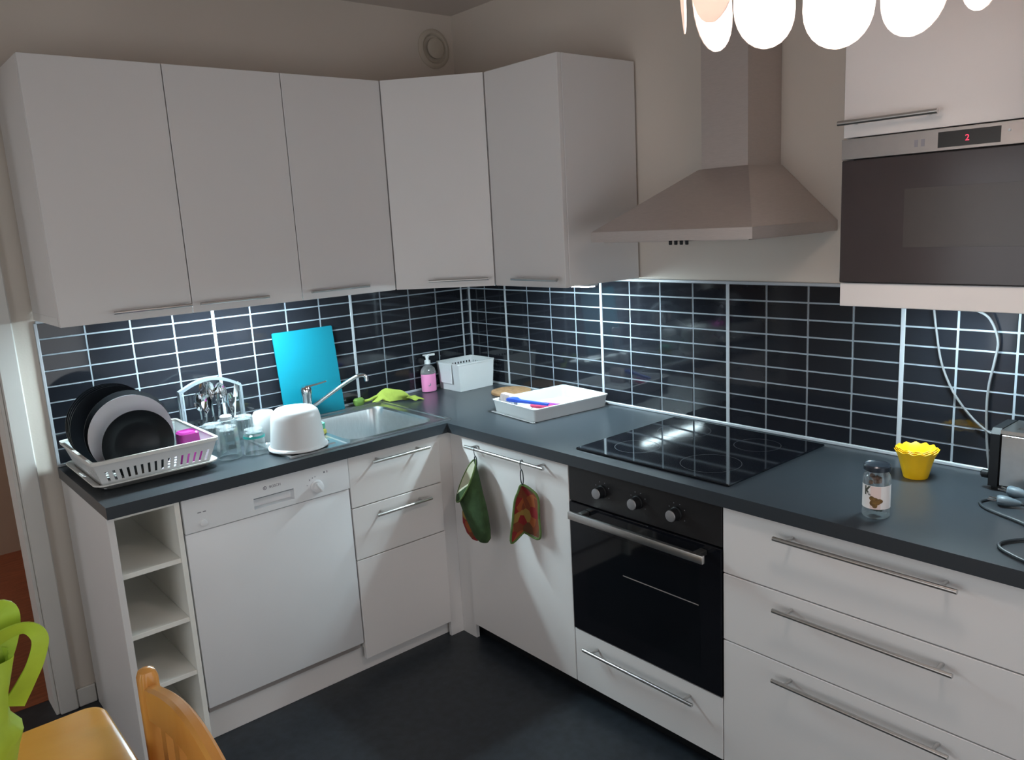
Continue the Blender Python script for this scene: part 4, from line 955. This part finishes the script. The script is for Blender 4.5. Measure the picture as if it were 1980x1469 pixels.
# ------------------------------------------------------------------ jar, yellow cups, toaster, cords
JC = (-0.510, -2.252)
t = thing('glass_jar', 'labelled glass jar with dark lid near the worktop edge', 'jar', (JC[0], JC[1], ZC))
R = 0.0315
prof = [(R * .93, 0.0008), (R, 0.005), (R, 0.098), (R * .93, 0.106), (R * .82, 0.112), (R * .82, 0.117)]
bm = lt(prof, (JC[0], JC[1], ZC), 36)
mk('glass_wall', bm, 'glass_clear', t)
mk('lid', lt([(R * .92, 0.1175), (R * .98, 0.119), (R * .98, 0.129), (R * .90, 0.132), (R * .82, 0.1305)], (JC[0], JC[1], ZC), 36), 'jar_lid', t)
face = math.atan2(CAM.y - JC[1], CAM.x - JC[0])
def cyl(u, z, r): a = face + u / R; return Vector((JC[0] + r * math.cos(a), JC[1] + r * math.sin(a), ZC + z))   # u to the viewer's right is +
def cylpatch(u0, u1, z0, z1, r, n=14):
    bm = nb(); A_ = [[bm.verts.new(cyl(u0 + (u1 - u0) * i / n, z, r)) for i in range(n + 1)] for z in (z0, z1)]
    for i in range(n): bm.faces.new((A_[0][i], A_[0][i + 1], A_[1][i + 1], A_[1][i]))
    return bm
lb = mk('label', cylpatch(-0.048, 0.048, 0.026, 0.084, R + 0.0003, 30), 'label_paper', t)
mk('label_panel', cylpatch(-0.014, 0.010, 0.026, 0.083, R + 0.0005, 10), 'label_pink', lb)
bm = text_bm('K', 0.030, 0.0, 0.0012); bm.transform(Matrix.Diagonal((0.8, 1, 1, 1)))
for v in bm.verts: v.co = cyl(-0.0215 + v.co.x, 0.070 + v.co.y, R + 0.0008)
mk('lettering', bm, 'print_olive', lb)
bm = nb()
for (u, z, ru, rz_) in ((-.010, .053, .006, .006), (-.003, .049, .008, .007), (.007, .047, .008, .006), (-.008, .041, .007, .007), (-.003, .035, .006, .006), (.002, .043, .007, .006)):
    c0 = bm.verts.new(cyl(u, z, R + 0.0010)); ring = [bm.verts.new(cyl(u + ru * math.cos(2 * PI * k / 14), z + rz_ * math.sin(2 * PI * k / 14), R + 0.0009)) for k in range(14)]
    for k in range(14): bm.faces.new((c0, ring[k], ring[(k + 1) % 14]))
mk('picture', bm, 'print_brown', lb)
bm = nb()
for i in range(14):
    a, rr = random.uniform(0, 2 * PI), random.uniform(0.003, 0.019)
    bmesh.ops.create_icosphere(bm, subdivisions=1, radius=0.0065, matrix=Matrix.Translation((JC[0] + rr * math.cos(a), JC[1] + rr * math.sin(a), ZC + 0.090 + random.uniform(-.004, .010))))
mk('contents', bm, 'jar_food', t)
bm = nb()
for i in range(14):
    a, rr = random.uniform(0, 2 * PI), random.uniform(0.002, 0.014)
    bmesh.ops.create_icosphere(bm, subdivisions=1, radius=0.006, matrix=Matrix.Translation((JC[0] + rr * math.cos(a), JC[1] + rr * math.sin(a), ZC + 0.018 + random.uniform(-.004, .006))))
mk('contents', bm, 'jar_food_dark', t)

YC = (-0.165, -2.200)
def fl(k): return lambda a, i: k * (i / 6) * math.cos(9 * a)
for i, (z0, lab) in enumerate(((0.0, 'outermost of the stacked yellow fluted cups'), (0.007, 'yellow fluted cup nested second in the stack'), (0.013, 'innermost of the stacked yellow fluted cups'))):
    s_ = 1 - 0.05 * i
    pr_ = [(0.037, 0.001), (0.040, 0.012), (0.044, 0.030), (0.0495, 0.055), (0.056, 0.078), (0.066, 0.098 - 0.004 * i)]
    pin = [(r - 0.0016, z + 0.0012) for r, z in pr_[::-1]]
    allp = [(r * s_ * 0.84, z * 0.80) for r, z in pr_ + pin]
    bm = nb(); n = 72; loops = []
    for q_, (r, z) in enumerate(allp):
        h = z / 0.08; loops.append([(YC[0] + r * (1 + 0.045 * h ** 2 * math.cos(12 * (2 * PI * k / n) + 0.4 * i)) * math.cos(2 * PI * k / n), YC[1] + r * (1 + 0.045 * h ** 2 * math.cos(12 * (2 * PI * k / n) + .4 * i)) * math.sin(2 * PI * k / n),
                                      ZC + z0 + z + 0.003 * h ** 3 * math.cos(12 * (2 * PI * k / n) + 0.4 * i)) for k in range(n)])
    loft(bm, loops)
    tag(mk('fluted_cup', bm, 'yellow_cup', loc=(YC[0], YC[1], ZC + z0), smooth=50), lab, 'cup', 'stack of yellow fluted cups')

TX0, TX1, TY0, TY1 = -0.152, -0.022, -2.378, -2.665
t = thing('toaster', 'steel toaster with black ends at the right end of the worktop', 'toaster', ((TX0 + TX1) / 2, (TY0 + TY1) / 2, ZC))
def ends(y0, y1):
    poly = [(TX0 - .002, ZC + .012), (TX1 + .002, ZC + .012), (TX1 + .002, ZC + .150), (TX1 - .012, ZC + .166), (TX0 + .012, ZC + .166), (TX0 - .002, ZC + .152)]
    return prism(nb(), poly, 'y', y0, y1)
def P2(bm): return bm
mk('end_cap', ends(TY0, TY0 - 0.022), 'black_plastic', t)
mk('end_cap', ends(TY1 + 0.022, TY1), 'black_plastic', t)
us = [TX0, TX0 + .028, TX0 + .054, TX0 + .078, TX0 + .104, TX1]; vs = sorted([TY1 + .0225, TY1 + .05, TY0 - .05, TY0 - .0225])
bm = cells(nb(), us, vs, lambda u, v: not ((TX0 + .028 < u < TX0 + .054 or TX0 + .078 < u < TX0 + .104) and TY1 + .05 < v < TY0 - .05), ZC + .155, ZC + .164, lambda u, v, w_: Vector((u, v, w_)))
mk('top_plate', bm, 'handle_steel', t)
mk('shell', bx(TX0, TX1, TY1 + .0225, TY0 - .0225, ZC + .014, ZC + .1545, bev=0.004), 'steel_sink', t)
mk('base', bx(TX0 + .006, TX1 - .006, TY1 + .006, TY0 - .006, ZC + .001, ZC + .0135), 'black_plastic', t)
bm = nb(); lathe(bm, [(0.008, 0), (0.011, 0.004), (0.011, 0.018), (0.007, 0.022)], n=18); bm.transform(Matrix.Translation((TX0 + .013, TY0, ZC + .038)) @ Matrix.Rotation(-PI / 2, 4, 'X'))
mk('dial', bm, 'black_plastic', t)

def cord(name, label, pts, r, mat, plug=None):
    t = thing(name, label, 'cord', (pts[0][0], pts[0][1], pts[0][2]))
    mk('cable', tb(spline(pts, 8), r, 8), mat, t)
    if plug:
        p, d = Vector(plug[0]), Vector(plug[1]).normalized(); side = d.cross(Vector((0, 0, 1))).normalized()
        bm = nb(); L = []
        for s_, w_, h_ in ((0, .009, .010), (.004, .0155, .0125), (.022, .0155, .0125), (.040, .009, .009), (.052, .0055, .0055)):
            c_ = p - d * s_; L.append([c_ + side * w_ * math.cos(2 * PI * k / 12) + Vector((0, 0, 1)) * h_ * math.sin(2 * PI * k / 12) for k in range(12)])
        loft(bm, L); mk('plug', bm, 'plug_grey', t)
        for sg in (-1, 1):
            mk('pin', tb([p + side * .0085 * sg, p + side * .0085 * sg + d * .019], 0.0024, 8), 'chrome', t)
    return t
zc = ZC + 0.0045
cord('power_cord', 'black power cord coiled at the worktop edge with its plug by the toaster', [(-0.262, -2.490, ZC + .016), (-0.25, -2.55, ZC + .012), (-0.33, -2.60, zc), (-0.42, -2.585, zc), (-0.47, -2.545, zc), (-0.512, -2.528, zc), (-0.545, -2.545, zc), (-0.578, -2.60, zc), (-0.585, -2.65, zc)], 0.0038, 'cable_black',
     ((-0.255, -2.435, ZC + .014), (-0.15, 1, 0.05)))
cord('power_cord', 'second black power cord looping on the worktop before the toaster', [(-0.205, -2.500, ZC + .03), (-0.22, -2.47, ZC + .02), (-0.235, -2.415, zc), (-0.270, -2.402, zc), (-0.305, -2.425, zc), (-0.330, -2.468, zc), (-0.355, -2.52, zc), (-0.39, -2.57, zc), (-0.40, -2.65, zc)], 0.0038, 'cable_black',
     ((-0.215, -2.445, ZC + .030), (0.1, 1, 0.05)))
cord('light_cable', 'pale cable hanging straight from the microwave cabinet to behind the toaster', [(-0.03, -2.165, 1.415), (-0.022, -2.18, 1.29), (-0.02, -2.20, 1.19), (-0.02, -2.245, 1.10), (-0.02, -2.318, 1.025), (-0.018, -2.42, 0.98), (-0.018, -2.50, 0.92)], 0.0032, 'cable_white')
cord('light_cable', 'pale cable bowing out from the lit strip lamp above the toaster', [(-0.10, -2.255, 1.404), (-0.06, -2.275, 1.366), (-0.03, -2.315, 1.335), (-0.02, -2.337, 1.275), (-0.02, -2.333, 1.22), (-0.02, -2.322, 1.15), (-0.02, -2.320, 1.08), (-0.018, -2.325, 0.99), (-0.018, -2.335, 0.91)], 0.0034, 'cable_white')

# ------------------------------------------------------------------ oven glove and pot holder on the cabinet handle
def hook(parent, y, z0, z1, x=-0.637):
    pts = [(x + .0075, y, 0.827), (x + .004, y, 0.8405), (x - .004, y, 0.8405), (x - .0078, y, 0.832), (x - .006, y, 0.815), (x - .002, y, z1 + .018)]
    mk('hook', tb(spline(pts, 4), 0.0014, 6), 'cable_black', parent)
    lp = [(x - .002 + 0.003 * math.sin(a), y + 0.011 * math.sin(a), (z0 + z1 + .018) / 2 + (z1 + .020 - z0) / 2 * math.cos(a)) for a in [2 * PI * k / 16 for k in range(17)]]
    mk('loop', tb(lp, 0.0022, 6), 'cable_black', parent)
t = thing('oven_glove', 'green oven glove hanging by its loop from the cabinet handle', 'oven glove', (-0.66, -0.81, 0.48))
XM = -0.662
sec = [  # centre y,z ; half-width dir angle ; half width ; half thickness
    ((-0.778, 0.716), (-0.055, 0.052), 1.00, 0.046), ((-0.790, 0.690), (-0.056, 0.040), 1.00, 0.040), ((-0.806, 0.650), (-0.064, 0.030), 1.0, 0.030), ((-0.822, 0.612), (-0.066, 0.022), 1.0, 0.028),
    ((-0.838, 0.572), (-0.060, 0.016), 1.0, 0.026), ((-0.852, 0.535), (-0.050, 0.010), 1.0, 0.024), ((-0.862, 0.506), (-0.040, 0.006), 1.0, 0.020), ((-0.866, 0.492), (-0.022, 0.002), 1.0, 0.012)]
def glove_loops(secs, sc=1.0, n=20):
    L = []
    for (c, wv, s_, th) in secs:
        L.append([Vector((XM - 0.004 + th * sc * math.sin(2 * PI * k / n), c[0] + wv[0] * sc * math.cos(2 * PI * k / n), c[1] + wv[1] * sc * math.cos(2 * PI * k / n))) for k in range(n)])
    return L
# the cuff opens towards the viewer: tilt the near rim down
L = glove_loops(sec)
for p in L[0]: p.z += (p.x - XM) * 1.25; p.y += (p.x - XM) * 0.45
for p in L[1]: p.z += (p.x - XM) * 0.2
bm = nb(); loft(bm, L, False, True); mk('glove_body', bm, 'mitt_green', t)
Li = glove_loops(sec[:4], 0.93)
for p in Li[0]: p.z += (p.x - XM) * 1.25; p.y += (p.x - XM) * 0.45
bm = nb(); loft(bm, Li, False, True); mk('lining', bm, 'mitt_lining', t)
rim_pts = [p.copy() for p in L[0]] + [L[0][0].copy()]
mk('cuff_edge', tb(rim_pts, 0.0032, 6), 'mitt_edge', t)
bm = nb(); L2 = []
for (c, wv, th) in (((-0.760, 0.618), (-0.022, 0.01), .012), ((-0.758, 0.585), (-0.030, 0.012), .018), ((-0.762, 0.545), (-0.034, 0.014), .020), ((-0.780, 0.508), (-0.032, 0.014), .018), ((-0.800, 0.484), (-0.022, 0.010), .012), ((-0.812, 0.477), (-0.008, 0.004), .005)):
    L2.append([Vector((XM + 0.012 + th * math.sin(2 * PI * k / 16), c[0] + wv[0] * math.cos(2 * PI * k / 16), c[1] + wv[1] * math.cos(2 * PI * k / 16))) for k in range(16)])
loft(bm, L2); mk('thumb', bm, 'patchwork', t)
hook(t, -0.812, 0.770, 0.788)
t = thing('pot_holder', 'folded patchwork pot holder with green edging hanging from the cabinet handle', 'pot holder', (-0.65, -1.08, 0.53))
top = Vector((-0.637, -1.066, 0.750)); rgt = [Vector((-0.632, -1.108, 0.742)), Vector((-0.628, -1.138, 0.716)), Vector((-0.628, -1.139, 0.645)), Vector((-0.630, -1.138, 0.568))]
mid = [Vector((-0.620, -1.050, 0.690)), Vector((-0.613, -1.042, 0.630)), Vector((-0.612, -1.036, 0.560))]
lft = [Vector((-0.648, -1.056, 0.722)), Vector((-0.658, -1.048, 0.690)), Vector((-0.664, -1.038, 0.615)), Vector((-0.666, -1.026, 0.532))]
def panel(side):
    A_ = [top] + side; n = len(A_); Bm = [top + Vector((0.004, -0.004, -0.004))] + [mid[0]] + [mid[0].lerp(mid[1], .5)] + [mid[1]] + [mid[2]]
    bm = nb(); G = {}
    for k in (0, 1):
        for i in range(n):
            for j in range(5):
                p = A_[i].lerp(Bm[i], j / 4); p = p + Vector((0.004 * math.sin(PI * j / 4) + (0.004 if k else 0), 0, 0)); G[(k, i, j)] = bm.verts.new(p)
    for k in (0, 1):
        for i in range(n - 1):
            for j in range(4): bm.faces.new((G[(k, i, j)], G[(k, i + 1, j)], G[(k, i + 1, j + 1)], G[(k, i, j + 1)]))
    for i in range(n - 1):
        for j in (0, 4): bm.faces.new((G[(0, i, j)], G[(0, i + 1, j)], G[(1, i + 1, j)], G[(1, i, j)]))
    for j in range(4):
        for i in (0, n - 1): bm.faces.new((G[(0, i, j)], G[(0, i, j + 1)], G[(1, i, j + 1)], G[(1, i, j)]))
    return bm
mk('panel', panel(rgt), 'patchwork', t, smooth=60)
mk('panel', panel(lft), 'patchwork', t, smooth=60)
mk('edging', tb(spline([mid[2]] + rgt[::-1] + [top] + lft + [mid[2]], 5), 0.0042, 8), 'mitt_edge', t)
hook(t, -1.072, 0.755, 0.788)

# ------------------------------------------------------------------ table, chair, bag
t = thing('dining_table', 'lacquered pine dining table at the lower left', 'table', (-2.48, -1.82, 0))
bm = nb(); tcx, tcy, tw, td = (-2.88 - 2.088) / 2, (-1.418 - 2.22) / 2, 2.88 - 2.088, 2.22 - 1.418
loft(bm, [rrect(tcx, tcy, tw - a, td - a, 0.035, z, 8) for a, z in ((.016, .722), (.004, .726), (0, .734), (.002, .742), (.010, .748), (.022, .750))])
mk('table_top', bm, 'pine', t)
for sx in (-1, 1):
    for sy in (-1, 1):
        x, y = tcx + sx * (tw / 2 - .07), tcy + sy * (td / 2 - .07); mk('leg', bx(x - .026, x + .026, y - .026, y + .026, 0.001, .7215, bev=.005), 'pine', t)
for sy in (-1, 1): mk('apron', bx(tcx - tw / 2 + .097, tcx + tw / 2 - .097, tcy + sy * (td / 2 - .07) - .01, tcy + sy * (td / 2 - .07) + .01, .64, .7215), 'pine', t)
for sx in (-1, 1): mk('apron', bx(tcx + sx * (tw / 2 - .07) - .01, tcx + sx * (tw / 2 - .07) + .01, tcy - td / 2 + .097, tcy + td / 2 - .097, .64, .7215), 'pine', t)

t = thing('dining_chair', 'pine dining chair with a slatted curved back at the table', 'chair', (-2.2, -1.83, 0))
YA, YB, XB = -1.605, -2.022, -2.040
for y in (YA, YB):
    bm = nb(); L = []
    for z, w_ in ((0.001, .016), (0.45, .019), (0.80, .0185), (0.862, .018), (0.874, .014), (0.879, .006)):
        L.append(rrect(XB - 0.02 * max(0, (0.5 - abs(z - .45)) * 0) + 0.0, y, 2 * w_, 2 * w_, w_ * .7, z, 4))
    loft(bm, L); mk('leg', bm, 'pine_chair', t)
    bm = nb(); loft(bm, [rrect(XB - 0.365, y, .036, .036, .012, z, 4) for z in (0.001, .43)]); mk('leg', bm, 'pine_chair', t)
bm = nb(); L = []
for i in range(17):
    u = i / 16; y = YA - .016 + (YB - YA + .032) * u; arch = 0.036 * math.sin(PI * u); dx = 0.004 * math.sin(PI * u)
    zt_ = 0.850 + arch; zb_ = 0.783 + arch * 0.8; th = .0125
    L.append([Vector((XB + dx - th, y, zb_)), Vector((XB + dx + th, y, zb_)), Vector((XB + dx + th, y, zt_ - .006)), Vector((XB + dx + th - .006, y, zt_)), Vector((XB + dx - th + .006, y, zt_)), Vector((XB + dx - th, y, zt_ - .006))])
loft(bm, L); mk('top_rail', bm, 'pine_chair', t)
mk('lower_rail', bx(XB - .011, XB + .011, YB + .016, YA - .016, .52, .565, bev=.004), 'pine_chair', t)
for i in range(5):
    u = (i + 1) / 6; y = YA + (YB - YA) * u; dx = 0.004 * math.sin(PI * u)
    bm = nb(); loft(bm, [[Vector((x_ + a, y + b_, z)) for a, b_ in ((-.006, -.014), (.006, -.014), (.006, .014), (-.006, .014))] for x_, z in ((XB, .56), (XB + dx, .786 + .029 * math.sin(PI * u)))])
    mk('slat', bm, 'pine_chair', t)
mk('seat', bx(XB - .395, XB + .015, YB + .02, YA - .02, .432, .452, bev=.008, seg=2), 'pine_chair', t)
for y in (YA, YB): mk('stretcher', tb([(XB, y, .20), (XB - .365, y, .20)], .010, 10), 'pine_chair', t)

t = thing('carrier_bag', 'lime green plastic carrier bag standing on the table', 'bag', (-2.39, -1.72, .751))
BC = (-2.402, -1.715)
bm = nb(); n = 40; L = []
rnd = random.Random(3); ph = [rnd.uniform(0, 6.28) for _ in range(8)]
for q_, (z, ax_, ay_) in enumerate(((.752, .105, .085), (.775, .118, .098), (.82, .120, .10), (.87, .122, .10), (.905, .132, .09), (.93, .148, .085), (.95, .136, .080), (.985, .140, .070), (1.02, .150, .050), (1.045, .155, .030))):
    Lr = []
    for k in range(n):
        a = 2 * PI * k / n; cr_ = 1 + 0.035 * math.sin(3 * a + ph[0] + z * 22) + 0.03 * math.sin(7 * a + ph[1] - z * 30) + 0.018 * math.sin(13 * a + ph[2] + z * 50)
        Lr.append(Vector((BC[0] + ax_ * cr_ * math.cos(a), BC[1] + ay_ * cr_ * math.sin(a), z if q_ == 0 else z + 0.010 * math.sin(2 * a + ph[3] + z * 8))))
    L.append(Lr)
loft(bm, L, True, False)
mk('bag_body', bm, 'bag_green', t, smooth=60)
def band(pts, wd, up):
    bm = nb(); L = []
    P_ = spline(pts, 6)
    for i, p in enumerate(P_):
        tt = (P_[min(i + 1, len(P_) - 1)] - P_[max(i - 1, 0)]).normalized(); s_ = tt.cross(Vector(up)).normalized()
        w_ = wd * (1.25 - 0.45 * math.sin(PI * i / (len(P_) - 1))); q2 = tt.cross(s_).normalized() * .0012
        L.append([p - s_ * w_ + q2, p + s_ * w_ + q2, p + s_ * w_ - q2, p - s_ * w_ - q2])
    return loft(bm, L)
mk('handle', band([(-2.325, -1.715, 1.015), (-2.278, -1.72, 1.066), (-2.232, -1.725, 1.080), (-2.212, -1.728, 1.058), (-2.222, -1.725, 1.02), (-2.242, -1.72, .985), (-2.262, -1.715, .955)], .015, (0, 1, 0.6)), 'bag_green', t, smooth=60)
mk('handle', band([(-2.36, -1.70, 1.01), (-2.30, -1.705, 1.085), (-2.262, -1.70, 1.108), (-2.250, -1.70, 1.095), (-2.265, -1.70, 1.05), (-2.305, -1.705, .99)], .026, (0, 1, 0.3)), 'bag_green', t, smooth=60)
